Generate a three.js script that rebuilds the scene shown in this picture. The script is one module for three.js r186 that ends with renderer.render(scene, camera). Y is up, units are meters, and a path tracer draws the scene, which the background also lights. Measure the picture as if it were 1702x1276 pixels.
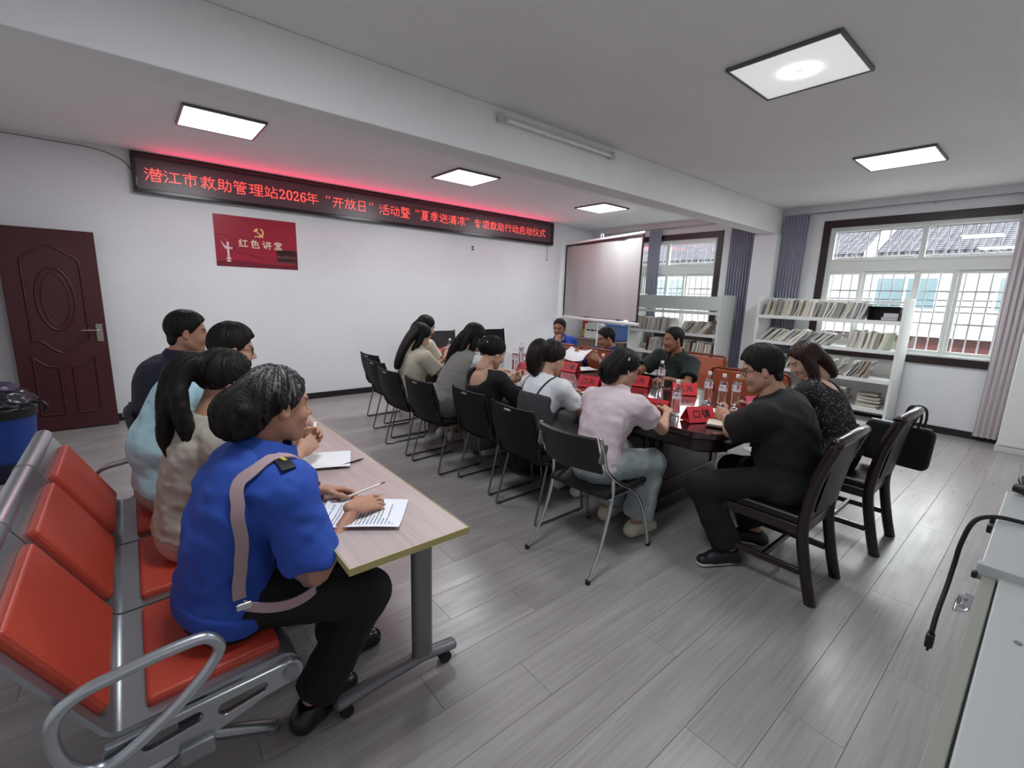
import * as THREE from 'three';
import { mergeGeometries } from 'three/addons/utils/BufferGeometryUtils.js';
import { RoundedBoxGeometry } from 'three/addons/geometries/RoundedBoxGeometry.js';
import { RectAreaLightUniformsLib } from 'three/addons/lights/RectAreaLightUniformsLib.js';
RectAreaLightUniformsLib.init();

// ---------- camera, sky, exposure ----------
const scene = new THREE.Scene();
const renderer = new THREE.WebGLRenderer({ antialias: true });
renderer.toneMapping = THREE.LinearToneMapping;
renderer.toneMappingExposure = 1.0;
renderer.shadowMap.enabled = true;
const camera = new THREE.PerspectiveCamera(80.03, 1702 / 1276, 0.05, 200);
camera.position.set(0, 1.54, 0);
camera.quaternion.setFromRotationMatrix(new THREE.Matrix4().makeBasis(
  new THREE.Vector3(0.769581, 0.03134418, 0.63777945), new THREE.Vector3(0.09845436, 0.98102654, -0.16701397), new THREE.Vector3(-0.63091349, 0.19132295, 0.75189341)));
scene.add(camera);
scene.background = new THREE.Color().setRGB(11, 11.5, 11.6);       // bright overcast sky
const PANEL = 32, PANEL_GLOW = 3.0, SIGN_RED = 5;              // ceiling panels, their visible face, the red sign

// ---------- room measures (metres) ----------
const X0 = -1.2, X1 = 7.715, Z0 = -6.67, Z1 = 0.62, CEIL = 2.915, TT = 0.76;

// ---------- helpers ----------
const V = (x, y, z) => new THREE.Vector3(x, y, z);
const arr = (a) => (a.isVector3 ? a : V(a[0], a[1], a[2]));
let seed = 7;
function rnd() { seed = (seed * 1664525 + 1013904223) >>> 0; return seed / 4294967296; }
const rr = (a, b) => a + (b - a) * rnd();
const rad = (d) => d * Math.PI / 180;
function h3(x, y, z) { let n = Math.imul(x, 374761393) ^ Math.imul(y, 668265263) ^ Math.imul(z, 1274126177); n = Math.imul(n ^ (n >>> 13), 1274126177); return ((n ^ (n >>> 16)) >>> 0) / 4294967295; }
function noise3(x, y, z) {
  const i = Math.floor(x), j = Math.floor(y), k = Math.floor(z); let a = x - i, b = y - j, c = z - k;
  a = a * a * (3 - 2 * a); b = b * b * (3 - 2 * b); c = c * c * (3 - 2 * c);
  const l = (p, q, t) => p + (q - p) * t;
  return l(l(l(h3(i, j, k), h3(i + 1, j, k), a), l(h3(i, j + 1, k), h3(i + 1, j + 1, k), a), b), l(l(h3(i, j, k + 1), h3(i + 1, j, k + 1), a), l(h3(i, j + 1, k + 1), h3(i + 1, j + 1, k + 1), a), b), c) * 2 - 1;
}
function pnoise(u, v, nx, ny, s) {            // tileable value noise, 0..1
  const x = u * nx, y = v * ny, i = Math.floor(x), j = Math.floor(y); let a = x - i, b = y - j; a = a * a * (3 - 2 * a); b = b * b * (3 - 2 * b);
  const w = (q, n) => ((q % n) + n) % n, g = (p, q) => h3(w(p, nx), w(q, ny), s);
  return (g(i, j) * (1 - a) + g(i + 1, j) * a) * (1 - b) + (g(i, j + 1) * (1 - a) + g(i + 1, j + 1) * a) * b;
}
function tex(w, h, fn, srgb, repX = 1, repY = 1) {
  const d = new Uint8Array(w * h * 4);
  for (let y = 0; y < h; y++) for (let x = 0; x < w; x++) { const c = fn(x / w, y / h), o = (y * w + x) * 4; if (typeof c === 'number') d[o] = d[o + 1] = d[o + 2] = c; else { d[o] = c[0]; d[o + 1] = c[1]; d[o + 2] = c[2]; } d[o + 3] = 255; }
  const t = new THREE.DataTexture(d, w, h, THREE.RGBAFormat); t.wrapS = t.wrapT = THREE.RepeatWrapping; t.magFilter = THREE.LinearFilter; t.minFilter = THREE.LinearMipmapLinearFilter; t.generateMipmaps = true;
  t.repeat.set(repX, repY); if (srgb) t.colorSpace = THREE.SRGBColorSpace; t.needsUpdate = true; return t;
}
function canvasTex(w, h, draw, srgb = true) {
  const c = document.createElement('canvas'); c.width = w; c.height = h; draw(c.getContext('2d'), w, h);
  const t = new THREE.CanvasTexture(c); if (srgb) t.colorSpace = THREE.SRGBColorSpace; t.magFilter = THREE.LinearFilter; return t;
}
function mat(color, rough = 0.6, o = {}) { const M = o.physical || o.clearcoat || o.sheen || o.transmission ? THREE.MeshPhysicalMaterial : THREE.MeshStandardMaterial; const p = { ...o }; delete p.physical; return new M({ color, roughness: rough, ...p }); }
function flat(g) { const q = g.index ? g.toNonIndexed() : g; for (const k of Object.keys(q.attributes)) if (!['position', 'normal', 'uv'].includes(k)) q.deleteAttribute(k); return q; }
function boxUV(g) {                            // uv in metres by the main axis of the face
  const q = flat(g), p = q.attributes.position, n = q.attributes.normal, u = new Float32Array(p.count * 2);
  for (let i = 0; i < p.count; i++) { const ax = Math.abs(n.getX(i)), ay = Math.abs(n.getY(i)), az = Math.abs(n.getZ(i)); const x = p.getX(i), y = p.getY(i), z = p.getZ(i);
    if (ay >= ax && ay >= az) { u[2 * i] = x; u[2 * i + 1] = z; } else if (ax >= az) { u[2 * i] = z; u[2 * i + 1] = y; } else { u[2 * i] = x; u[2 * i + 1] = y; } }
  q.setAttribute('uv', new THREE.BufferAttribute(u, 2)); return q;
}
function put(g, x = 0, y = 0, z = 0, rx = 0, ry = 0, rz = 0) { if (rx || ry || rz) g.applyMatrix4(new THREE.Matrix4().makeRotationFromEuler(new THREE.Euler(rx, ry, rz, 'YXZ'))); g.translate(x, y, z); return g; }
function box(w, h, d, x = 0, y = 0, z = 0, r = 0, rot = [0, 0, 0]) {
  const g = r > 0 ? new RoundedBoxGeometry(w, h, d, 2, Math.min(r, w / 2.01, h / 2.01, d / 2.01)) : new THREE.BoxGeometry(w, h, d);
  return put(boxUV(g), x, y, z, ...rot);
}
const span = (x0, x1, y0, y1, z0, z1, r = 0) => box(x1 - x0, y1 - y0, z1 - z0, (x0 + x1) / 2, (y0 + y1) / 2, (z0 + z1) / 2, r);
function cyl(r0, r1, h, x = 0, y = 0, z = 0, seg = 20, rot = [0, 0, 0]) { return put(flat(new THREE.CylinderGeometry(r1, r0, h, seg)), x, y, z, ...rot); }
function sph(r, x = 0, y = 0, z = 0, sx = 1, sy = 1, sz = 1) { const g = new THREE.SphereGeometry(r, 16, 12); g.scale(sx, sy, sz); return put(flat(g), x, y, z); }
function fillet(pts, R, n = 6) {
  const P = pts.map(arr), out = [P[0]];
  for (let i = 1; i < P.length - 1; i++) {
    const a = P[i - 1].clone().sub(P[i]), b = P[i + 1].clone().sub(P[i]), r = Math.min(R, a.length() * 0.48, b.length() * 0.48), s = P[i].clone().addScaledVector(a.normalize(), r), e = P[i].clone().addScaledVector(b.normalize(), r);
    for (let k = 0; k <= n; k++) { const t = k / n; out.push(s.clone().multiplyScalar((1 - t) * (1 - t)).addScaledVector(P[i], 2 * t * (1 - t)).addScaledVector(e, t * t)); }
  }
  out.push(P[P.length - 1]); return out;
}
// sweep of an ellipse (rx across, ry along the up hint) along points, closed ends
function sweep(pts, r, seg = 8, o = {}) {
  const P = pts.map(arr), n = P.length, pos = [], uv = [], idx = [], rf = typeof r === 'function' ? r : () => r, loop = o.closed;
  let up = arr(o.up || [0, 1, 0]).clone(), len = 0; const fl = o.flat || 1;
  for (let i = 0; i < n; i++) {
    const t = (loop ? P[(i + 1) % n].clone().sub(P[(i + n - 1) % n]) : P[Math.min(n - 1, i + 1)].clone().sub(P[Math.max(0, i - 1)])).normalize();
    if (Math.abs(t.dot(up)) > 0.98) up = Math.abs(t.x) < 0.9 ? V(1, 0, 0) : V(0, 0, 1);
    const s = t.clone().cross(up).normalize(); const u2 = s.clone().cross(t).normalize(); if (!o.fixedUp) up = u2.clone();
    const R = rf(i / (n - 1)); if (i) len += P[i].distanceTo(P[i - 1]);
    for (let k = 0; k <= seg; k++) { const a = k / seg * 2 * Math.PI, c = Math.cos(a) * R, d = Math.sin(a) * R * fl; pos.push(P[i].x + s.x * c + u2.x * d, P[i].y + s.y * c + u2.y * d, P[i].z + s.z * c + u2.z * d); uv.push(k / seg * 2 * Math.PI * R, len); }
  }
  const w = seg + 1, m = loop ? n : n - 1;
  for (let i = 0; i < m; i++) for (let k = 0; k < seg; k++) { const a = i * w + k, b = ((i + 1) % n) * w + k; idx.push(a, a + 1, b, b, a + 1, b + 1); }
  if (!loop) for (const e of [0, n - 1]) { const c = pos.length / 3; pos.push(P[e].x, P[e].y, P[e].z); uv.push(0, 0); for (let k = 0; k < seg; k++) e ? idx.push(c, e * w + k, e * w + k + 1) : idx.push(c, k + 1, k); }
  const g = new THREE.BufferGeometry(); g.setAttribute('position', new THREE.Float32BufferAttribute(pos, 3)); g.setAttribute('uv', new THREE.Float32BufferAttribute(uv, 2)); g.setIndex(idx); g.computeVertexNormals(); return flat(g);
}
const rod = (pts, r, R = 0.03, seg = 8) => sweep(R ? fillet(pts, R) : pts, r, seg);
function smoothPath(pts, n = 24, closed = false) { const c = new THREE.CatmullRomCurve3(pts.map(arr), closed, 'centripetal'); const p = c.getPoints(n); if (closed) p.pop(); return p; }
function lathe(profile, seg = 20) { return flat(new THREE.LatheGeometry(profile.map(([r, y]) => new THREE.Vector2(r, y)), seg)); }
function extrude(shape, depth, bevel = 0, seg = 10) { return boxUV(new THREE.ExtrudeGeometry(shape, { depth: depth - 2 * bevel, bevelEnabled: bevel > 0, bevelThickness: bevel, bevelSize: bevel, bevelOffset: -bevel, bevelSegments: 2, curveSegments: seg })); }
function poly(pts) { const s = new THREE.Shape(); pts.forEach(([x, y], i) => (i ? s.lineTo(x, y) : s.moveTo(x, y))); s.closePath(); return s; }
function rrect(w, h, r) { const s = new THREE.Shape(), x = w / 2, y = h / 2; s.moveTo(-x + r, -y); s.lineTo(x - r, -y); s.absarc(x - r, -y + r, r, -Math.PI / 2, 0); s.lineTo(x, y - r); s.absarc(x - r, y - r, r, 0, Math.PI / 2); s.lineTo(-x + r, y); s.absarc(-x + r, y - r, r, Math.PI / 2, Math.PI); s.lineTo(-x, -y + r); s.absarc(-x + r, -y + r, r, Math.PI, 1.5 * Math.PI); return s; }
// a sheet with thickness over a grid of points f(u, v) -> Vector3
function sheet(f, nu, nv, th) {
  const pos = [], uv = [], idx = [], P = [];
  for (let j = 0; j <= nv; j++) for (let i = 0; i <= nu; i++) P.push(arr(f(i / nu, j / nv)));
  const at = (i, j) => P[Math.min(nv, Math.max(0, j)) * (nu + 1) + Math.min(nu, Math.max(0, i))];
  const w = nu + 1, N = w * (nv + 1);
  for (const s of [0.5, -0.5]) for (let j = 0; j <= nv; j++) for (let i = 0; i <= nu; i++) {
    const n = at(i + 1, j).clone().sub(at(i - 1, j)).cross(at(i, j + 1).clone().sub(at(i, j - 1))).normalize(), p = at(i, j); pos.push(p.x + n.x * th * s, p.y + n.y * th * s, p.z + n.z * th * s); uv.push(i / nu, j / nv); }
  for (let j = 0; j < nv; j++) for (let i = 0; i < nu; i++) { const a = j * w + i; idx.push(a, a + 1, a + w, a + w, a + 1, a + w + 1, N + a, N + a + w, N + a + 1, N + a + w, N + a + w + 1, N + a + 1); }
  const rim = []; for (let i = 0; i < nu; i++) rim.push([i, i + 1], [nv * w + i + 1, nv * w + i]); for (let j = 0; j < nv; j++) rim.push([(j + 1) * w, j * w], [j * w + nu, (j + 1) * w + nu]);
  const g0 = new THREE.BufferGeometry(); g0.setAttribute('position', new THREE.Float32BufferAttribute(pos, 3)); g0.setAttribute('uv', new THREE.Float32BufferAttribute(uv, 2)); g0.setIndex(idx); g0.computeVertexNormals();
  const rp = [], ru = []; for (const [a, b] of rim) for (const k of [a, N + a, b, b, N + a, N + b]) { rp.push(pos[3 * k], pos[3 * k + 1], pos[3 * k + 2]); ru.push(uv[2 * k], uv[2 * k + 1]); }
  const g1 = new THREE.BufferGeometry(); g1.setAttribute('position', new THREE.Float32BufferAttribute(rp, 3)); g1.setAttribute('uv', new THREE.Float32BufferAttribute(ru, 2)); g1.computeVertexNormals();
  return mergeGeometries([flat(g0), g1]);
}
const used = {};
function numbered(n) { used[n] = (used[n] ?? -1) + 1; return used[n] ? n + '_' + String(used[n]).padStart(3, '0') : n; }
function part(name, geos, m, parent, label) {
  const l = Array.isArray(geos) ? geos.flat(3) : [geos]; const g = l.length > 1 ? mergeGeometries(l.map(flat)) : l[0];
  const o = new THREE.Mesh(g, m); o.name = name; o.castShadow = o.receiveShadow = true; if (label) o.userData.label = label; if (parent) parent.add(o); return o;
}
function tag(o, label, category, group) { o.userData.label = label; o.userData.category = category; if (group) o.userData.group = group; return o; }
function thing(name, label, category, [x, y, z] = [0, 0, 0], turn = 0, group) { const o = new THREE.Group(); o.name = numbered(name); o.position.set(x, y, z); o.rotation.y = turn; scene.add(o); return tag(o, label, category, group); }
function solo(name, geos, m, label, category, group, [x, y, z] = [0, 0, 0], turn = 0) { const o = part(numbered(name), geos, m, scene); o.position.set(x, y, z); o.rotation.y = turn; return tag(o, label, category, group); }
function struct(name, geos, m, parent) { const o = part(name, geos, m, parent || scene); if (!parent) o.userData.kind = 'structure'; return o; }
function structGroup(name) { const o = new THREE.Group(); o.name = name; o.userData.kind = 'structure'; scene.add(o); return o; }
function dup(root, [x, y, z], turn, label, group) { const r = root.clone(); r.userData = { ...root.userData }; r.name = numbered(root.name.replace(/_\d{3}$/, '')); scene.add(r); r.position.set(x, y, z); r.rotation.y = turn; if (label) r.userData.label = label; if (group) r.userData.group = group; return r; }

// ---------- materials ----------
const weave = tex(128, 128, (u, v) => 128 + 50 * Math.sin(u * Math.PI * 2 * 32) * Math.sin(v * Math.PI * 2 * 32) + 70 * (pnoise(u, v, 40, 40, 3) - 0.5), false, 12, 12);
const grainBump = tex(256, 256, (u, v) => 255 * (0.5 * pnoise(u, v, 64, 64, 1) + 0.5 * pnoise(u, v, 16, 16, 2)), false, 4, 4);
const plasterMap = tex(512, 512, (u, v) => { const n = 0.55 * pnoise(u, v, 5, 5, 11) + 0.25 * pnoise(u, v, 16, 16, 12) + 0.2 * pnoise(u, v, 70, 70, 13), k = 247 + 9 * (n - 0.5); return [k, k, k + 1]; }, true, 0.35, 0.35);
const wallMat = mat(0xeeeff1, 0.8, { map: plasterMap, bumpMap: grainBump, bumpScale: 0.0006 });
const ceilMat = mat(0xf0f1f0, 0.85, { map: plasterMap });
const darkTrim = mat(0x2a1a1c, 0.45), baseMat = mat(0x1d1a1b, 0.5);
const white = mat(0xe4e5e5, 0.45), steel = mat(0xaab0b6, 0.28, { metalness: 0.95 }), chrome = mat(0xd5d8dc, 0.12, { metalness: 1 }), greyMetal = mat(0x8b8e92, 0.4, { metalness: 0.6 }), blackPlastic = mat(0x101113, 0.45), blackSoft = mat(0x0b0b0d, 0.8, { physical: true, specularIntensity: 0.5 }), rubber = mat(0x131314, 0.7);

// ---------- floor of planks ----------
{
  const fl = structGroup('floor');
  part('subfloor', span(X0 - 0.2, X1 + 0.24, -0.2, -0.012, Z0 - 0.2, Z1 + 0.2), mat(0x3a3636, 0.9), fl);
  const woods = [0, 1, 2, 3, 4].map((s) => tex(256, 512, (u, v) => {
    const w = u + 0.03 * (pnoise(u, v, 4, 3, s + 40) - 0.5), fib = pnoise(w, v, 90, 5, s + 50), fib2 = pnoise(w, v, 40, 9, s + 60), cl = pnoise(u, v, 5, 4, s + 70), cat2 = pnoise(w, v, 14, 2, s + 80);
    const k = 151 + (s - 2) * 2 + 10 * (fib - 0.5) + 10 * (fib2 - 0.5) + 10 * (cl - 0.5) + 10 * (cat2 - 0.5); return [k + 1, k - 4, k - 5]; }, true, 1, 1));
  const rough = tex(128, 256, (u, v) => 66 + 11 * pnoise(u, v, 40, 6, 5) + 18 * pnoise(u, v, 6, 6, 6), false);
  const mats = woods.map((t) => mat(0xffffff, 1, { map: t, roughnessMap: rough, bumpMap: rough, bumpScale: 0.0003 }));
  const W = 0.2, L = 1.22, cache = {}, list = [];
  const plankGeo = (len, wid) => {
    const key = len.toFixed(3) + wid.toFixed(3); if (cache[key]) return cache[key];
    const c = 0.0009, hx = len / 2 - 0.0005, hz = wid / 2 - 0.0005, y = 0, b = -0.012, pos = [], uv = [], q = (A, B, C, D) => { for (const p of [A, B, C, A, C, D]) { pos.push(...p); uv.push((p[2] + wid / 2) / W, (p[0] + len / 2) / L); } };
    const T = [[-hx + c, y, -hz + c], [-hx + c, y, hz - c], [hx - c, y, hz - c], [hx - c, y, -hz + c]], E = [[-hx, y - c, -hz], [-hx, y - c, hz], [hx, y - c, hz], [hx, y - c, -hz]], B = E.map(([a, , d]) => [a, b, d]);
    q(...T); for (let i = 0; i < 4; i++) { const j = (i + 1) % 4; q(T[i], E[i], E[j], T[j]); q(E[i], B[i], B[j], E[j]); }
    const g = new THREE.BufferGeometry(); g.setAttribute('position', new THREE.Float32BufferAttribute(pos, 3)); g.setAttribute('uv', new THREE.Float32BufferAttribute(uv, 2)); g.computeVertexNormals(); return cache[key] = g;
  };
  const inv = camera.quaternion.clone().invert(), see = (x, z) => { const p = V(x, 0, z).sub(camera.position).applyQuaternion(inv); return p.z < -0.1 && Math.abs(p.x / p.z) < 1.2 && Math.abs(p.y / p.z) < 0.9; };
  let row = 0;
  for (let z = -0.25 + W * 4; z > Z0 - W; z -= W, row++) {           // row spans z-W .. z
    const a = Math.max(z - W, Z0), b = Math.min(z, Z1); if (b - a < 0.005) continue;
    let x = X0 - (row * 0.47) % L + (row % 2 ? 0.1 : 0);
    for (; x < X1; x += L) { const p = Math.max(x, X0), e = Math.min(x + L, X1); if (e - p < 0.01) continue; list.push([(p + e) / 2, (a + b) / 2, e - p, b - a, row]); }
  }
  const val = (q) => { const d = Math.hypot(q[0], q[1], 1.54); return (see(q[0], q[1]) || see(q[0] + 0.5, q[1]) || see(q[0] - 0.5, q[1]) ? 0 : 100) + d; };
  list.sort((p, q) => val(p) - val(q)); const rest = [];
  list.forEach(([x, z, l, w], i) => {
    if (i < 300) { const o = part(i ? 'plank_' + String(i).padStart(3, '0') : 'plank', plankGeo(l, w), mats[Math.floor(h3(i, 3, 9) * 5)], fl); o.position.set(x, 0, z); } else rest.push(plankGeo(l, w).clone().translate(x, 0, z));
  });
  if (rest.length) { const o = part('planks_beyond', rest, mats[2], fl); o.userData.kind = 'stuff'; }
}
// ---------- shell ----------
const T = 0.24;
struct('ceiling', span(X0 - 0.2, X1 + T, CEIL, CEIL + 0.15, Z0 - 0.2, Z1 + 0.2), ceilMat);
struct('wall_left', [span(X0 - 0.2, X0, 0, CEIL, -5.42, Z1 + 0.2), span(X0 - 0.2, X0, 2.03, CEIL, -6.4, -5.42), span(X0 - 0.2, X0, 0, CEIL, Z0 - 0.2, -6.4)], wallMat);
struct('wall_back', span(X0, X1 + T, 0, CEIL, Z0 - 0.2, Z0), wallMat);
struct('wall_front', span(X0, X1 + T, 0, CEIL, Z1, Z1 + 0.2), wallMat);
const WIN = [[-2.33, -0.45], [-5.83, -3.95]], WY = [0.95, 2.6];      // clear openings in the window wall
{
  const g = [span(X1, X1 + T, 0, WY[0], Z0, Z1), span(X1, X1 + T, WY[1], CEIL, Z0, Z1)]; const zs = [Z0, -5.83, -3.95, -2.33, -0.45, Z1];
  for (let i = 0; i < 6; i += 2) g.push(span(X1, X1 + T, WY[0], WY[1], zs[i], zs[i + 1])); struct('wall_right', g, wallMat);
}
struct('ceiling_beam', span(X0, X1, 2.555, CEIL, -3.21, -2.97, 0.008), ceilMat);
struct('column', span(7.48, X1, 0, 2.555, -3.27, -2.94, 0.01), wallMat);
struct('baseboard_back', span(X0, X1, 0, 0.085, Z0, Z0 + 0.014, 0.003), baseMat);
struct('baseboard_right', [span(X1 - 0.014, X1, 0, 0.085, Z0 + 0.014, -3.27, 0.003), span(X1 - 0.014, X1, 0, 0.085, -2.94, Z1 - 0.014, 0.003)], baseMat);
struct('baseboard_front', span(X0, X1, 0, 0.085, Z1 - 0.014, Z1, 0.003), baseMat);
struct('baseboard_left', span(X0, X0 + 0.014, 0, 0.085, -5.3, Z1 - 0.014, 0.003), baseMat);
struct('trim_1', [span(X0 - 0.01, X0 + 0.02, 0, 2.1, -5.42, -5.33, 0.004), span(X0 - 0.01, X0 + 0.02, 2.03, 2.1, -6.4, -5.42, 0.004), span(X0 - 0.01, X0 + 0.02, 0, 2.1, -6.48, -6.4, 0.004)], darkTrim);
// ---------- windows ----------
const glass = mat(0xffffff, 0.02, { transmission: 1, thickness: 0, ior: 1.5 }), upvc = mat(0xd8dcd8, 0.35), barMat = mat(0x9a9aa0, 0.4, { metalness: 0.5 });
WIN.forEach(([a, b], w) => {
  const win = structGroup('window_' + (w + 1)), [y0, y1] = WY, xf = X1 + 0.03, xb = X1 + 0.09;
  part('casing', [span(X1 - 0.018, X1 + 0.004, y1 - 0.005, y1 + 0.095, a - 0.09, b + 0.09, 0.004), span(X1 - 0.018, X1 + 0.004, y0 - 0.01, y1, a - 0.09, a + 0.005, 0.004), span(X1 - 0.018, X1 + 0.004, y0 - 0.01, y1, b - 0.005, b + 0.09, 0.004), span(X1 - 0.03, X1 + 0.004, y0 - 0.1, y0 - 0.005, a - 0.09, b + 0.09, 0.004)], darkTrim, win, 'dark brown wooden window casing');
  const fr = (p, q, r, s, t = 0.045, x0 = xf, x1 = xb) => [span(x0, x1, p, q, r, r + t, 0.004), span(x0, x1, p, q, s - t, s, 0.004), span(x0, x1, p, p + t, r + t, s - t, 0.004), span(x0, x1, q - t, q, r + t, s - t, 0.004)];
  part('window_frame', [fr(y0, y1, a, b, 0.03), span(xf, xb, 2.0, 2.14, a + 0.03, b - 0.03, 0.006)], upvc, win);
  const m = (a + b) / 2 + (w ? 0 : 0.08);
  for (const [r, s] of [[a + 0.03, m], [m, b - 0.03]]) { part('sash', fr(2.14, y1 - 0.03, r, s, 0.028), upvc, win); part('pane', span(xf + 0.028, xf + 0.032, 2.168, y1 - 0.058, r + 0.028, s - 0.028), glass, win); }
  const cut = [a + 0.03, a + 0.03 + (b - a) * 0.22, m, m + (b - a) * 0.2, b - 0.03];
  for (let i = 0; i < 4; i++) { const r = cut[i], s = cut[i + 1], x0 = i % 2 ? xf + 0.03 : xf; part('sash', fr(y0 + 0.03, 2.0, r, s, 0.036, x0, x0 + 0.028), upvc, win); part('pane', span(x0 + 0.012, x0 + 0.016, y0 + 0.066, 1.964, r + 0.036, s - 0.036), glass, win); }
  part('window_sill', span(X1 - 0.03, xf, y0 - 0.005, y0 + 0.02, a, b, 0.004), upvc, win);
  const gr = thing('window_grille', w ? 'steel security bars outside the window behind the hanging projection screen' : 'steel security bars outside the wide window above the magazine rack', 'window grille', [X1 + 0.19, 0, 0]);
  for (const y of [1.35, 1.75, 2.19, 2.55]) part('rail', span(-0.012, 0.012, y - 0.009, y + 0.009, a, b), barMat, gr);
  for (let z = a + 0.06; z < b; z += 0.116) part('bar', cyl(0.0085, 0.0085, y1 - y0, 0, (y0 + y1) / 2, z, 8), barMat, gr);
});
// ---------- ceiling panels ----------
function panel(x, z, label, ring) {
  const t = thing('ceiling_light', label, 'ceiling light', [x, CEIL, z], 0, 'square ceiling panel lights');
  const f = 0.3, w = 0.016; part('frame', [span(-f, f, -0.022, 0, -f, -f + w, 0.003), span(-f, f, -0.022, 0, f - w, f, 0.003), span(-f, -f + w, -0.022, 0, -f + w, f - w, 0.003), span(f - w, f, -0.022, 0, -f + w, f - w, 0.003)], mat(0x6d6f73, 0.4, { metalness: 0.7 }), t);
  const o = { emissive: 0xffffff, emissiveIntensity: PANEL_GLOW };
  if (ring) { o.emissiveIntensity = 1.15; o.emissiveMap = tex(256, 256, (u, v) => { const d = Math.hypot(u - 0.5, v - 0.5), k = Math.exp(-(((d - 0.12) / 0.075) ** 2)), e = Math.exp(-((d / 0.35) ** 2)); const c = Math.min(255, 100 + 16 * e + 220 * k); return [c * 0.97, c, c]; }, false); }
  const pg = new THREE.BoxGeometry(2 * (f - w), 0.008, 2 * (f - w)); part('diffuser', flat(pg).translate(0, -0.012, 0), mat(0xf2f4f4, 0.5, o), t);
  const l = new THREE.RectAreaLight(0xf3fafd, PANEL * (ring ? 0.7 : 1), 0.55, 0.55); l.position.set(0, -0.03, 0); l.rotation.x = -Math.PI / 2; l.castShadow = true; l.name = 'panel_lamp'; t.add(l);
}
panel(3.21, -1.265, 'square ceiling light with a bright ring glowing behind its diffuser', true);
panel(5.72, -1.255, 'square ceiling light between the beam side and the wide window, near the curtain rod');
panel(0.775, -4.92, 'square ceiling light above the beginning of the red sign and the poster');
panel(3.29, -4.91, 'square ceiling light above the middle of the red sign');
panel(5.84, -4.92, 'square ceiling light just ahead of the projection screen');
panel(0.7, -1.265, 'square ceiling light above the beige desk and orange bench');

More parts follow.
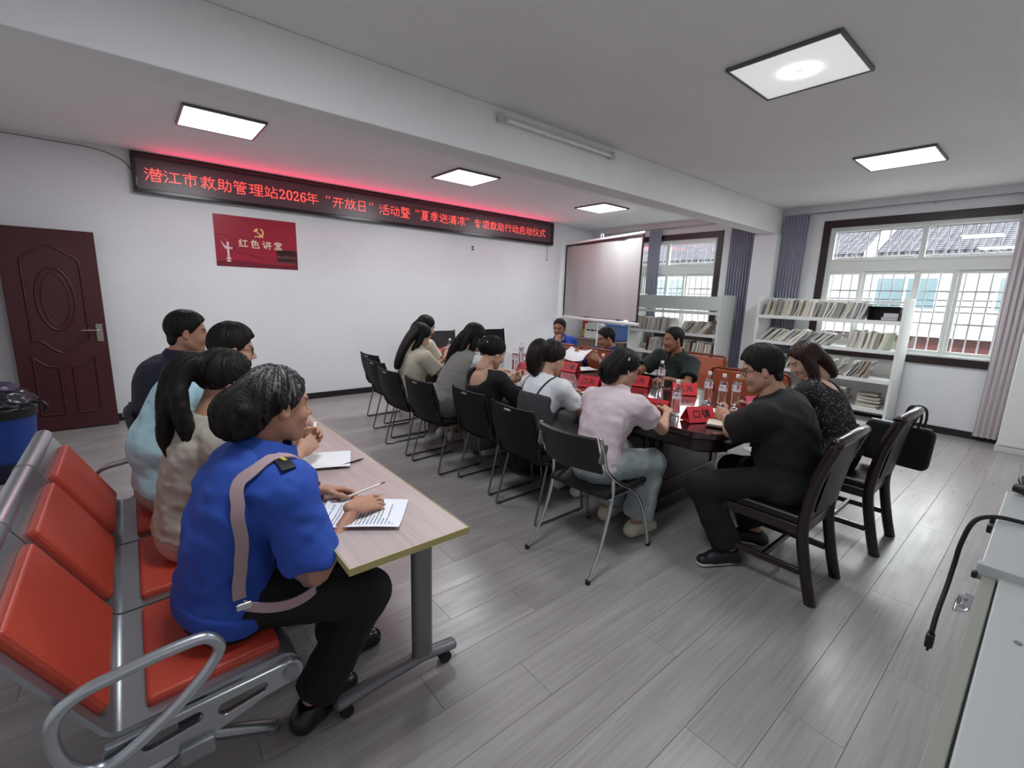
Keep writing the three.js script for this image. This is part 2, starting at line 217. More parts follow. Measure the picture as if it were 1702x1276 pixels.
// ---------- hand-drawn strokes of the characters on a 32 x 32 grid ----------
const SHUI = '3,4 7,7;1,12 6,15;2,29 4,26 8,19;', LI = ';17,10 30,10 29,28 26,30 23,28;23,3 23,14 20,24 15,31', PU = ';22,2 18,11;20,8 31,8;28,8 25,20 17,30;20,12 24,22 32,30';
const HAN = {
  '潜': SHUI + '11,6 20,6;10,11 21,11;15,2 15,8 13,13 10,16;16,11 18,14 21,16;22,6 31,6;22,11 32,11;26,2 26,8 25,12 21,16;27,11 29,14 32,16;13,18 13,30;13,18 28,18 28,30;13,24 28,24;13,30 28,30',
  '江': SHUI + '12,7 30,7;21,7 21,27;10,27 32,27', '市': '16,1 17,5;2,7 30,7;7,12 7,26;7,12 26,12 26,24 23,25;16,7 16,31',
  '救': '2,8 17,8;10,3 10,29 7,28;4,13 6,16;3,26 9,20;10,15 17,25;14,12 11,16;13,3 15,5' + PU, '助': '5,4 5,26;5,4 14,4 14,24;5,11 14,11;5,18 14,18;1,27 17,23' + LI,
  '管': '6,1 2,8;5,4 14,4;8,5 10,8;20,1 16,8;19,4 30,4;22,5 24,8;15,8 16,11;3,16 3,12 29,12 27,16;9,16 9,31;9,16 23,16 23,20 9,20;9,24 25,24 25,30 9,30',
  '理': '1,5 12,5;2,14 11,14;1,25 13,22;7,5 7,24;15,3 15,17;15,3 30,3 30,17;15,10 30,10;15,17 30,17;22,3 22,29;15,23 30,23;12,29 32,29',
  '站': '7,2 8,5;2,8 14,8;4,12 6,22;12,11 9,24;1,27 15,24;22,2 22,16;22,8 31,8;17,16 17,30;17,16 30,16 30,30;17,28 30,28',
  '年': '8,1 3,10;7,6 28,6;7,13 26,13;7,13 7,21;1,21 31,21;17,6 17,31', '开': '3,5 29,5;1,15 31,15;11,5 11,16 8,24 3,30;21,5 21,31',
  '放': '8,1 9,5;1,8 16,8;7,8 6,18 1,29;6,15 14,15 13,27 10,28' + PU, '日': '7,3 7,30;7,3 25,3 25,30;7,16 25,16;7,29 25,29',
  '活': SHUI + '28,2 14,6;10,12 32,12;21,5 21,19;14,19 14,31;14,19 29,19 29,31;14,30 29,30', '动': '3,5 14,5;1,13 16,13;7,13 3,25 14,23;12,18 15,26' + LI,
  '暨': '4,2 4,19;4,2 13,2 13,10;4,6 13,6;4,10 13,10;4,19 11,16;10,13 14,19;17,3 29,3;16,9 31,9;20,3 19,9;24,9 21,15 15,20;25,11 25,18 31,18 31,15;9,21 9,28;9,21 23,21 23,28;9,24 23,24;9,28 23,28;1,31 31,31',
  '夏': '2,3 30,3;15,3 13,7;8,7 8,19;8,7 24,7 24,19;8,11 24,11;8,15 24,15;8,19 24,19;12,19 3,26;11,22 25,22 18,28 3,31;10,23 18,29 30,31',
  '季': '25,1 8,4;2,8 30,8;16,3 16,16;15,8 9,13 2,16;17,8 22,13 30,16;7,17 24,17 17,21;17,21 17,30 13,29;2,24 30,24',
  '送': '14,2 16,6;26,2 23,7;11,8 31,8;10,15 32,15;21,8 20,16 11,24;22,15 30,24;4,3 7,7;1,12 7,12 7,24 2,29;7,25 12,29 32,30',
  '清': SHUI + '11,5 31,5;12,9 30,9;10,14 32,14;21,2 21,14;13,18 13,31;13,18 29,18 29,30 26,30;13,22 29,22;13,26 29,26',
  '凉': '3,5 7,9;2,27 7,17;20,1 21,5;10,6 32,6;14,10 14,18;14,10 28,10 28,18;14,17 28,17;21,18 21,30 18,29;15,21 11,27;26,21 31,27',
  '专': '5,6 27,6;2,13 30,13;15,1 11,21;11,21 25,21 17,28;10,24 21,31', '项': '2,7 12,7;7,7 7,23;1,25 13,22;14,3 31,3;22,3 20,8;16,8 16,23;16,8 29,8 29,23;22,12 22,18 19,25 13,31;24,25 31,31',
  '行': '10,1 3,8;11,9 2,18;7,15 7,31;15,6 30,6;13,13 32,13;25,13 25,29 21,28', '启': '15,1 17,4;7,6 26,6 26,13;7,13 26,13;7,6 7,16 5,24 1,31;11,19 11,31;11,19 27,19 27,31;11,29 27,29',
  '仪': '9,1 2,14;6,9 6,31;19,2 21,7;29,6 25,17 11,30;13,8 20,20 32,30', '式': '2,8 30,8;4,16 16,16;10,16 10,26;2,29 17,25;20,1 22,17 26,27 31,29 31,24;25,2 29,6',
  '“': '19,9 18,6 20,3;27,9 26,6 28,3', '”': '5,3 6,6 4,9;13,3 14,6 12,9',
  '红': '9,2 3,11 10,11;11,9 3,21 12,19;2,28 12,25;15,6 31,6;23,6 23,27;13,27 32,27', '色': '11,1 3,11;9,5 21,5 17,11;6,11 26,11 26,20;6,11 6,26;6,20 26,20;15,11 15,20;6,26 8,30 29,30 29,24',
  '讲': '4,3 8,7;1,13 7,13 7,27 11,23;13,9 31,9;12,19 32,19;18,3 18,18 13,30;26,3 26,31', '堂': '16,1 16,7;8,3 10,7;24,3 21,7;4,13 4,8 29,8 27,13;10,13 22,13 22,18 10,18 10,13;5,24 27,24;16,18 16,30;2,30 30,30',
  '机': '1,9 14,9;8,1 8,31;8,11 1,23;9,13 14,20;18,4 18,18 14,30;18,4 27,4 27,28 31,28 32,23', '关': '9,2 11,6;24,2 20,7;5,9 27,9;2,17 30,17;16,9 15,19 3,30;17,18 30,30', '口': '5,7 5,28;5,7 27,7 27,28;5,26 27,26',
  '镇': '7,1 1,11;5,6 13,6;3,12 13,12;2,18 13,18;8,12 8,28 13,24;22,1 22,8;15,5 31,5;17,9 17,24;17,9 29,9 29,24;17,13 29,13;17,17 29,17;17,21 29,21;14,24 32,24;19,26 15,31;27,26 31,31',
  '浩': SHUI + '17,2 14,10;15,7 30,7;22,2 22,14;11,14 32,14;14,19 14,31;14,19 29,19 29,31;14,29 29,29',
};
function han(g, ch, x, y, s, lw, sx = 1) {
  const d = HAN[ch]; if (!d) { g.save(); g.font = Math.round(s * 1.02) + 'px serif'; g.translate(x, y + s * 0.86); g.scale(0.92, 1); g.fillText(ch, 0, 0); g.restore(); return; }
  g.lineWidth = lw; g.lineCap = 'round'; g.lineJoin = 'round'; g.beginPath();
  for (const st of d.split(';')) { if (!st) continue; st.split(' ').forEach((p, i) => { const [a, b] = p.split(',').map(Number); const X = x + a / 33 * s * sx, Y = y + b / 33 * s; i ? g.lineTo(X, Y) : g.moveTo(X, Y); }); }
  g.stroke();
}
// ---------- LED sign ----------
{
  const t = thing('led_sign', 'long black framed LED sign with glowing red characters high on the white wall', 'sign', [0.173, 2.497, Z0]);
  const W = 6.28, H = 0.405, D = 0.09, f = 0.042;
  part('frame', [span(0, W, H - f, H, 0, D, 0.006), span(0, W, 0, f, 0, D, 0.006), span(0, f, f, H - f, 0, D, 0.006), span(W - f, W, f, H - f, 0, D, 0.006)], mat(0x120d0f, 0.22, { clearcoat: 0.5 }), t);
  part('housing', span(f, W - f, f, H - f, 0.005, D - 0.03), blackPlastic, t);
  const w = W - 2 * f, h = H - 2 * f, CW = 2048, CH = 108;
  const text = [...'潜江市救助管理站'].map((c) => [c, 1]).concat([...'2026'].map((c) => [c, 0.5]), [...'年“开放日”活动暨“夏季送清凉”专项救助行动启动仪式'].map((c) => [c, 1]));
  const paint = (bg, fg) => (g) => {
    g.fillStyle = bg; g.fillRect(0, 0, CW, CH); g.strokeStyle = g.fillStyle = fg; const px = CW / w, s = 0.158 * px; let x = (0.28 - 0.173 - f) * px; const step = 5.98 / 36 * px, y = (CH - s) / 2 + 1;
    for (const [c, n] of text) { han(g, c, x, y, s, 2.7); x += step * n; }
  };
  const em = canvasTex(CW, CH, paint('#000', '#fff'), false);
  const pg = new THREE.PlaneGeometry(w, h, 1, 1); pg.translate(W / 2, H / 2, D - 0.026);
  part('display', flat(pg), mat(0x5a474e, 0.32, { emissive: new THREE.Color().setRGB(1, 0.055, 0.04), emissiveMap: em, emissiveIntensity: 2.2 }), t);
  const l = new THREE.RectAreaLight(new THREE.Color().setRGB(1, 0.04, 0.15), SIGN_RED, 5.9, 0.17); l.position.set(W / 2, H / 2 + 0.05, D + 0.012); l.rotation.y = Math.PI; l.castShadow = true; l.name = 'sign_glow'; t.add(l);
}
// ---------- poster ----------
{
  const pw = 0.92, ph = 0.602;
  const map = canvasTex(736, 482, (g, w, h) => {
    g.fillStyle = '#a11c34'; g.fillRect(0, 0, w, h); for (let i = 0; i < 500; i++) { g.fillStyle = rnd() < 0.5 ? 'rgba(190,40,70,.07)' : 'rgba(110,12,32,.07)'; g.beginPath(); g.ellipse(rnd() * w, rnd() * h, 20 + 60 * rnd(), 6 + 10 * rnd(), 0, 0, 7); g.fill(); }
    g.strokeStyle = 'rgba(110,14,36,.8)'; g.lineWidth = 9; g.beginPath(); g.moveTo(10, 190); g.bezierCurveTo(140, 150, 200, 300, 140, 330); g.stroke(); g.beginPath(); g.moveTo(180, 350); g.bezierCurveTo(280, 340, 330, 380, 400, 400); g.stroke();
    g.fillStyle = 'rgba(105,12,34,.85)'; g.beginPath(); g.moveTo(0, 440); g.bezierCurveTo(200, 390, 480, 470, 736, 430); g.lineTo(736, 482); g.lineTo(0, 482); g.fill();
    g.fillStyle = '#e6cdd2'; g.fillRect(96, 250, 18, 170); g.beginPath(); g.moveTo(40, 232); g.quadraticCurveTo(80, 300, 130, 312); g.lineTo(70, 300); g.fill(); g.fillRect(76, 300, 66, 16); g.fillRect(84, 400, 42, 12); g.fillRect(88, 424, 34, 14);
    g.fillStyle = '#3a1418'; g.fillRect(540, 318, 190, 100); g.fillStyle = '#2a0d11'; g.beginPath(); g.moveTo(520, 322); g.lineTo(552, 292); g.lineTo(712, 292); g.lineTo(736, 322); g.fill(); g.fillStyle = '#7d5a58'; for (let i = 0; i < 7; i++) g.fillRect(552 + i * 26, 350, 12, 26); g.fillStyle = '#5d3438'; g.fillRect(530, 408, 206, 14);
    g.strokeStyle = '#f0cd86'; g.lineWidth = 15; g.lineCap = 'butt'; g.beginPath(); g.arc(382, 138, 40, -1.1, 1.9); g.stroke(); g.lineWidth = 11; g.beginPath(); g.moveTo(352, 116); g.lineTo(420, 186); g.stroke(); g.lineWidth = 20; g.beginPath(); g.moveTo(340, 132); g.lineTo(374, 102); g.stroke(); g.lineWidth = 10; g.beginPath(); g.moveTo(344, 186); g.lineTo(362, 172); g.stroke();
    g.strokeStyle = '#ecdcc0'; [...'红色讲堂'].forEach((c, i) => han(g, c, 196 + i * 106, 212, 84, 9));
  });
  const g = new THREE.BoxGeometry(pw, ph, 0.004); const o = solo('poster', flat(g), mat(0xffffff, 0.35, { map }), 'red wall poster with gold emblem and white characters below the LED sign', 'poster', undefined, [1.343, 2.076, Z0 + 0.004]);
}
// small fixings on the wall
{
  const t = thing('wall_hook', 'small dark double screw hook on the white wall under the sign', 'hook', [4.62, 2.3, Z0]);
  part('plate', box(0.03, 0.07, 0.008, 0, 0, 0.004, 0.003), greyMetal, t); part('hook', [sph(0.014, 0, 0.02, 0.016), sph(0.014, 0.004, -0.025, 0.016)], mat(0x4a4c50, 0.4, { metalness: 0.7 }), t);
  const c = thing('hanging_cord', 'thin dark cord hanging from the window end of the LED sign', 'cord', [6.36, 2.5, Z0]);
  part('cord', rod([[0, 0, 0.02], [0.004, -0.12, 0.018], [0, -0.26, 0.02]], 0.003, 0.02, 6), rubber, c); part('plug', cyl(0.008, 0.008, 0.03, 0, -0.27, 0.02, 10), blackPlastic, c);
  solo('sign_cable', sweep(smoothPath([[0.176, 2.72, Z0 + 0.006], [0.12, 2.8, Z0 + 0.006], [-0.05, 2.87, Z0 + 0.006], [-0.5, 2.885, Z0 + 0.006], [-1.15, 2.885, Z0 + 0.006]], 30), 0.005, 6), mat(0x8c8a8c, 0.6), 'thin grey cable running along the wall top to the LED sign', 'cable');
}
// ---------- open door leaf standing against the back wall ----------
{
  const d = new THREE.Group(); d.name = 'door_1'; d.userData.kind = 'structure'; d.position.set(-0.895, 0.012, -6.5); scene.add(d);
  const W = 0.7, H = 2.02, dm = mat(0x4a1f24, 0.36, { bumpMap: tex(128, 256, (u, v) => 255 * pnoise(u, v, 50, 5, 77), false, 2, 1), bumpScale: 0.0006 });
  part('door_leaf', span(0, W, 0, H, -0.045, 0, 0.003), dm, d);
  const z = 0.001, mold = (pts, n = 40, cl = false, r = 0.011) => sweep(smoothPath(pts.map(([x, y]) => [x, y, z]), n, cl), r, 8, { up: [0, 0, 1], flat: 0.8, closed: cl });
  const oval = (cx, cy, a, b) => { const p = []; for (let i = 0; i < 16; i++) p.push([cx + a * Math.cos(i / 16 * 6.2832), cy + b * Math.sin(i / 16 * 6.2832)]); return p; };
  part('panel_moulding', [mold(oval(W / 2, 1.34, 0.14, 0.31), 60, true), mold(oval(W / 2, 1.34, 0.1, 0.26), 60, true, 0.008),
    mold([[0.14, 1.66], [0.15, 1.73], [0.23, 1.79], [W / 2, 1.86], [W - 0.23, 1.79], [W - 0.15, 1.73], [W - 0.14, 1.66]]), rod([[0.14, 1.66, z], [0.14, 0.93, z]], 0.011, 0), rod([[W - 0.14, 1.66, z], [W - 0.14, 0.93, z]], 0.011, 0),
    mold([[0.12, 0.93], [0.2, 0.92], [0.28, 0.84], [W / 2, 0.8], [W - 0.28, 0.84], [W - 0.2, 0.92], [W - 0.12, 0.95]])], dm, d);
  for (const s of [0, 1]) { const f = (x) => (s ? W - x : x); part('panel_moulding', [mold([[f(0.12), 0.76], [f(0.17), 0.71], [f(0.22), 0.67], [f(0.3), 0.66]]), rod([[f(0.12), 0.76, z], [f(0.12), 0.17, z]], 0.011, 0), rod([[f(0.3), 0.66, z], [f(0.3), 0.17, z]], 0.011, 0), rod([[f(0.12), 0.17, z], [f(0.3), 0.17, z]], 0.011, 0)], dm, d); }
  const hd = part('handle_plate', box(0.055, 0.185, 0.012, W - 0.055, 1.0, 0.006, 0.004), mat(0xb8b2a6, 0.25, { metalness: 0.95 }), d, 'brushed metal door handle plate');
  part('lever', [rod([[W - 0.055, 1.03, 0.01], [W - 0.055, 1.03, 0.05], [W - 0.19, 1.03, 0.05]], 0.0085, 0.015)], chrome, hd);
}
// corridor behind the open doorway
struct('wall_corridor', [span(-3.0, -2.9, 0, CEIL, Z0 - 0.2, Z1), span(-2.9, X0 - 0.2, -0.2, 0, Z0 - 0.2, Z1), span(-2.9, X0 - 0.2, CEIL, CEIL + 0.15, Z0 - 0.2, Z1), span(-3.0, X0 - 0.2, 0, CEIL, Z0 - 0.3, Z0 - 0.2), span(-3.0, X0 - 0.2, 0, CEIL, Z1, Z1 + 0.1)], wallMat);
// ---------- fluorescent tube on the beam ----------
{
  const t = thing('tube_light', 'unlit fluorescent tube on a slim batten along the ceiling beam', 'tube light', [2.93, 2.822, -2.97]);
  part('batten', box(1.36, 0.022, 0.03, 0, 0.026, 0.015, 0.004), mat(0xcfcfcf, 0.5), t); part('tube', cyl(0.014, 0.014, 1.26, 0, -0.004, 0.045, 14, [0, 0, Math.PI / 2]), mat(0xe6e8e8, 0.25), t);
  for (const s of [-1, 1]) part('end_cap', [box(0.045, 0.06, 0.05, s * 0.655, 0.008, 0.03, 0.008), cyl(0.018, 0.018, 0.03, s * 0.62, -0.004, 0.045, 14, [0, 0, Math.PI / 2])], mat(0xbfc0c0, 0.5), t);
}
// ---------- blue bin with liner ----------
{
  const t = thing('waste_bin', 'blue waste bin with a crumpled dark bag liner beside the brown door', 'bin', [-0.83, 0, -5.12]);
  const p = []; for (let i = 0; i <= 10; i++) p.push([0.15 + 0.045 * i / 10, 0.01 + 0.55 * i / 10]);
  part('bucket', lathe([[0, 0.01], ...p, [0.2, 0.57], [0.185, 0.565], [0.14, 0.03]], 32), mat(0x133a86, 0.4), t);
  part('bottom_band', lathe([[0.152, 0.005], [0.165, 0.005], [0.176, 0.15], [0.166, 0.15]], 32), mat(0x0b1530, 0.5), t);
  part('rim', lathe([[0.188, 0.5], [0.2, 0.5], [0.206, 0.56], [0.204, 0.58], [0.186, 0.575]], 32), blackPlastic, t);
  const bag = (ph, yo) => { const g = new THREE.SphereGeometry(0.2, 48, 24); const q = g.attributes.position; for (let i = 0; i < q.count; i++) { const x = q.getX(i), y = q.getY(i), z = q.getZ(i), n = noise3(x * 18 + ph, y * 18, z * 18) * 0.03 + noise3(x * 42, y * 42 + ph, z * 42) * 0.016, k = 1 + n / 0.2; q.setXYZ(i, x * k * 1.02, y * k * 0.62 + yo, z * k * 1.02); } g.computeVertexNormals(); return flat(g); };
  part('bag_liner', bag(1, 0.6), mat(0x15131c, 0.3), t, 'shiny black bin bag bulging over the rim');
  for (const [x, y, z, s] of [[0.0, 0.7, 0.03, 0.62], [-0.1, 0.7, -0.05, 0.5]]) { const g = bag(5 + x * 9, 0); g.scale(s, s * 0.9, s); part('crumpled_bag', put(g, x, y, z), mat(0x37324f, 0.35), t, 'crumpled dark violet plastic bag'); }
  part('bag_knot', [sweep(smoothPath([[0.17, 0.6, 0.06], [0.24, 0.6, 0.08], [0.265, 0.56, 0.09], [0.24, 0.52, 0.08]], 16), 0.012, 8)], mat(0x15131c, 0.35), t);
}
solo('floor_cable', sweep(smoothPath([[-0.42, 0.008, -4.0], [-0.3, 0.008, -3.9], [-0.12, 0.008, -3.98], [0.25, 0.008, -3.9], [0.55, 0.008, -4.2]], 40), 0.007, 8), rubber, 'thin black cable lying on the floor behind the orange bench', 'cable');

// ---------- orange airport bench ----------
const orange = mat(0xb5402e, 0.42, { bumpMap: grainBump, bumpScale: 0.0008 });
{
  const B = [0.05, 0, -2.175], t = thing('waiting_bench', 'grey metal three-seat waiting bench with orange padded seats and backs', 'bench', B);
  const alu = mat(0xa9adb1, 0.3, { metalness: 0.85 }), prof = fillet([[0.235, 0.36, 0], [0.255, 0.405, 0], [0.225, 0.44, 0], [-0.19, 0.418, 0], [-0.395, 0.815, 0]], 0.03, 5).map((p) => [p.x, p.y]);
  for (let i = 0; i < 3; i++) {
    const z0 = 0.825 - 0.55 * (i + 1) + 0.006, w = 0.538;
    const pan = part('seat_pan', sheet((u, v) => { const k = u * (prof.length - 1), a = Math.floor(Math.min(k, prof.length - 2)), f = k - a, p = prof[a], q = prof[a + 1]; return [p[0] + (q[0] - p[0]) * f, p[1] + (q[1] - p[1]) * f, z0 + v * w]; }, 40, 1, 0.012), alu, t);
    const pad = (a, b, th, inset0, inset1) => { const A = V(a[0], a[1], 0), Bv = V(b[0], b[1], 0), L = A.distanceTo(Bv), g = box(L - inset0 - inset1, th, w - 0.07, 0, 0, 0, 0.016), ang = Math.atan2(b[1] - a[1], b[0] - a[0]); const m = A.clone().lerp(Bv, (inset0 + (L - inset0 - inset1) / 2) / L); const q = g.attributes.position; for (let k = 0; k < q.count; k++) { const x = q.getX(k), zz = q.getZ(k); if (q.getY(k) > 0) q.setY(k, q.getY(k) + 0.012 * Math.cos(x / L * 2.4) * Math.cos(zz / w * 2.4)); } g.rotateZ(ang); g.translate(m.x, m.y, z0 + w / 2); return g; };
    const sp = pad([-0.19, 0.43], [0.225, 0.45], 0.034, 0.075, 0.012), bp = pad([-0.395, 0.815], [-0.19, 0.418], 0.034, 0.06, 0.045); bp.translate(0.012, 0.008, 0);
    part('seat_pad', sp, orange, t, 'orange padded seat'); part('back_pad', bp, orange, t, 'orange padded backrest');
    part('top_roll', [cyl(0.032, 0.032, w, -0.415, 0.815, z0 + w / 2, 24, [Math.PI / 2, 0, 0])], alu, t);
    if (i < 2) part('roll_joint', cyl(0.0345, 0.0345, 0.02, -0.415, 0.815, z0 - 0.006, 24, [Math.PI / 2, 0, 0]), greyMetal, t);
  }
  for (const z of [0.835, -0.84]) {
    const s = new THREE.Shape(); s.moveTo(-0.22, 0.345); s.lineTo(-0.2, 0.41); s.lineTo(0.2, 0.425); s.absarc(0.225, 0.39, 0.036, 1.9, -1.57, true); s.lineTo(0.15, 0.345); s.lineTo(0.0, 0.3); s.lineTo(-0.16, 0.3); s.closePath();
    for (const [a, b] of [[-0.13, 0.0], [0.04, 0.16]]) { const h = new THREE.Path(); h.moveTo(a + 0.015, 0.35); h.lineTo(b - 0.015, 0.365); h.absarc(b - 0.015, 0.38, 0.015, -1.57, 1.57); h.lineTo(a + 0.015, 0.39); h.absarc(a + 0.015, 0.37, 0.02, 1.57, 4.71); s.holes.push(h); }
    const br = part('end_bracket', put(extrude(s, 0.022, 0.004), 0, 0, z - 0.011), alu, t); part('boss', cyl(0.022, 0.022, 0.034, 0.225, 0.39, z, 20, [Math.PI / 2, 0, 0]), greyMetal, br);
  }
  const za = 0.862; const loop = smoothPath([[-0.2, 0.605, za], [-0.12, 0.622, za], [0.0, 0.635, za], [0.055, 0.63, za], [0.082, 0.59, za], [0.05, 0.535, za], [-0.06, 0.44, za], [-0.17, 0.385, za], [-0.225, 0.42, za], [-0.25, 0.5, za], [-0.24, 0.57, za]].map(([x, y, z]) => [x - 0.03, y - 0.005, z]), 70, true);
  part('armrest', sweep(loop, 0.0155, 12, { closed: true, up: [0, 0, 1] }), mat(0xb9bec3, 0.3, { metalness: 0.9 }), t, 'looped aluminium armrest');
  const loop2 = loop.map((p) => p.clone().setZ(-0.86)); part('armrest', sweep(loop2, 0.0155, 12, { closed: true, up: [0, 0, 1] }), mat(0xb9bec3, 0.3, { metalness: 0.9 }), t);
  part('beam', box(0.08, 0.05, 1.72, -0.02, 0.29, 0, 0.006), greyMetal, t);
  for (const z of [0.62, -0.62]) part('leg', [rod([[-0.02, 0.28, z], [-0.04, 0.12, z], [-0.28, 0.02, z]], 0.022, 0.05), rod([[-0.02, 0.28, z], [0.0, 0.12, z], [0.2, 0.02, z]], 0.022, 0.05), cyl(0.026, 0.026, 0.02, -0.28, 0.01, z), cyl(0.026, 0.026, 0.02, 0.2, 0.01, z)], alu, t);
}
// ---------- beige folding desk ----------
{
  const t = thing('training_desk', 'long narrow beige wood-top desk on a grey wheeled metal stand', 'desk', [0.625, 0, -2.1]);
  const wood = tex(256, 512, (u, v) => { const a = pnoise(u, v, 90, 4, 31), b = pnoise(u, v, 30, 6, 32), c = pnoise(u, v, 6, 6, 33), k = 12 * (a - 0.5) + 12 * (b - 0.5) + 8 * (c - 0.5); return [177 + k, 162 + k, 159 + k]; }, true, 2.4, 0.8);
  part('desk_top', box(0.412, 0.022, 1.8, 0, 0.739, 0, 0.003), mat(0xffffff, 0.42, { map: wood }), t);
  const eb = mat(0xb3aa6f, 0.5); part('edge_band', [span(-0.209, 0.209, 0.7275, 0.7505, 0.9, 0.9025), span(-0.209, 0.209, 0.7275, 0.7505, -0.9025, -0.9), span(-0.2085, -0.206, 0.7275, 0.7505, -0.9, 0.9), span(0.206, 0.2085, 0.7275, 0.7505, -0.9, 0.9)], eb, t, 'olive beige edge banding');
  const lm = mat(0x75777a, 0.42, { metalness: 0.4 });
  for (const z of [0.64, -0.64]) {
    const p = part('post', put(extrude(rrect(0.085, 0.05, 0.024), 0.645, 0.001), 0, 0, 0, -Math.PI / 2, 0, 0).translate(0.165, 0.083, z), lm, t);
    part('brace', box(0.2, 0.03, 0.04, 0.06, 0.64, z, 0.004, [0, 0, -0.75]), mat(0x3f4144, 0.5), p);
    const f = part('foot_bar', [sweep([[-0.18, 0.058, z], [-0.05, 0.07, z], [0.16, 0.08, z], [0.31, 0.062, z]], 0.029, 12, { flat: 0.75 })], lm, t); part('end_cap', sph(0.028, 0.31, 0.062, z, 0.5, 0.75, 1), mat(0x4f5a52, 0.5), f); part('end_cap', sph(0.028, -0.18, 0.058, z, 0.5, 0.75, 1), mat(0x4f5a52, 0.5), f);
    for (const x of [0.27, -0.15]) { const c = part('castor', [cyl(0.024, 0.024, 0.018, x, 0.024, z + 0.012, 18, [Math.PI / 2, 0, 0]), cyl(0.024, 0.024, 0.018, x, 0.024, z - 0.012, 18, [Math.PI / 2, 0, 0]), cyl(0.008, 0.008, 0.04, x, 0.045, z, 8)], rubber, t); }
  }
  part('crossbar', box(0.04, 0.05, 1.24, 0.165, 0.66, 0, 0.006), lm, t);
}
// ---------- meeting table ----------
const mahog = mat(0xffffff, 0.16, { clearcoat: 1, clearcoatRoughness: 0.06, map: tex(256, 256, (u, v) => { const a = pnoise(u, v, 50, 4, 21), b = pnoise(u, v, 16, 3, 22), k = 12 * (a - 0.5) + 12 * (b - 0.5); return [44 + k, 24 + k * 0.6, 25 + k * 0.6]; }, true, 1.2, 0.6) });
const mahogD = mat(0x22100f, 0.3, { clearcoat: 0.3 });
{
  const t = thing('meeting_table', 'long glossy dark mahogany meeting table with panelled base', 'table', [3.28, 0, -3.25]);
  const slab = (w, l, r, y0, h, b) => put(extrude(rrect(w, l, r), h, b, 14), 0, 0, 0, -Math.PI / 2, 0, 0).translate(0, y0, 0);
  part('table_top', slab(1.4, 4.12, 0.2, 0.72, 0.04, 0.006), mahog, t);
  part('apron', slab(1.34, 4.06, 0.18, 0.635, 0.085, 0.012), mahogD, t);
  part('base', [span(-0.48, 0.48, 0.08, 0.635, -1.52, 1.52, 0.006)], mahogD, t); part('plinth', span(-0.52, 0.52, 0, 0.1, -1.56, 1.56, 0.01), mahogD, t);
  for (const s of [-1, 1]) { part('base_panel', [span(-0.4, 0.4, 0.2, 0.22, s * 1.52 - 0.012, s * 1.52 + 0.012, 0.004), span(-0.4, 0.4, 0.54, 0.56, s * 1.52 - 0.012, s * 1.52 + 0.012, 0.004), span(-0.4, -0.38, 0.22, 0.54, s * 1.52 - 0.012, s * 1.52 + 0.012, 0.004), span(0.38, 0.4, 0.22, 0.54, s * 1.52 - 0.012, s * 1.52 + 0.012, 0.004)], mahog, t);
    for (let k = -1; k <= 1; k++) { const c = k * 1.0, x = s * 0.48; part('base_panel', [span(x - 0.012, x + 0.012, 0.2, 0.22, c - 0.43, c + 0.43, 0.004), span(x - 0.012, x + 0.012, 0.54, 0.56, c - 0.43, c + 0.43, 0.004), span(x - 0.012, x + 0.012, 0.22, 0.54, c - 0.43, c - 0.41, 0.004), span(x - 0.012, x + 0.012, 0.22, 0.54, c + 0.41, c + 0.43, 0.004)], mahog, t); } }
}
// ---------- black sled chairs (local +x is forward) ----------
function sledChair(pos, turn, label, group) {
  const t = thing('sled_chair', label, 'chair', pos, turn, group), fm = mat(0x87898c, 0.25, { metalness: 0.9 });
  for (const s of [-1, 1]) { part('leg_frame', rod([[-0.12, 0.42, s * 0.2], [-0.23, 0.008, s * 0.215], [0.24, 0.008, s * 0.215], [0.2, 0.425, s * 0.2], [-0.13, 0.425, s * 0.2]], 0.008, 0.03), fm, t); for (const x of [-0.19, 0.2]) part('foot', box(0.03, 0.006, 0.02, x, 0.003, s * 0.215, 0.002), rubber, t); }
  part('crossbar', [rod([[-0.1, 0.425, -0.2], [-0.1, 0.425, 0.2]], 0.008, 0), rod([[0.16, 0.425, -0.2], [0.16, 0.425, 0.2]], 0.008, 0)], fm, t);
  part('seat', sheet((u, v) => { const x = -0.2 + 0.44 * u, z = (v - 0.5) * 0.44; return [x, 0.448 - 0.012 * Math.cos((v - 0.5) * 2.6) + (u > 0.85 ? -1.2 * (u - 0.85) ** 2 : 0), z]; }, 10, 8, 0.026), blackSoft, t);
  part('backrest', sheet((u, v) => { const z = (v - 0.5) * (0.45 - 0.03 * u), y = 0.455 + 0.355 * u; return [-0.205 - 0.085 * u - 0.03 * Math.sin(u * 2.6) - 0.035 * Math.cos((v - 0.5) * 2.8) + 0.03, y, z]; }, 10, 10, 0.018), mat(0x0e0f11, 0.6, { physical: true, specularIntensity: 0.5, bumpMap: weave, bumpScale: 0.001 }), t);
  for (const s of [-1, 1]) part('back_post', sweep(smoothPath([[-0.12, 0.43, s * 0.215], [-0.2, 0.46, s * 0.222], [-0.235, 0.65, s * 0.218], [-0.285, 0.815, s * 0.21]], 14), 0.011, 8), blackPlastic, t);
  part('handle_slot', box(0.012, 0.014, 0.07, -0.318, 0.788, 0, 0.004), steel, t);
  return t;
}
const sled = sledChair([2.2, 0, -2.28], 0, 'black sled chair under the woman in the grey pinafore');
dup(sled, [2.24, 0, -2.86], 0, 'black sled chair under the woman in the black dress');
dup(sled, [2.12, 0, -3.44], 0.05, 'black sled chair under the woman in the grey knit vest');
dup(sled, [2.12, 0, -4.02], 0.02, 'black sled chair under the long-haired woman in the cream shirt');
dup(sled, [2.24, 0, -4.6], 0.02, 'black sled chair under the cream-shirted woman farthest along the table');
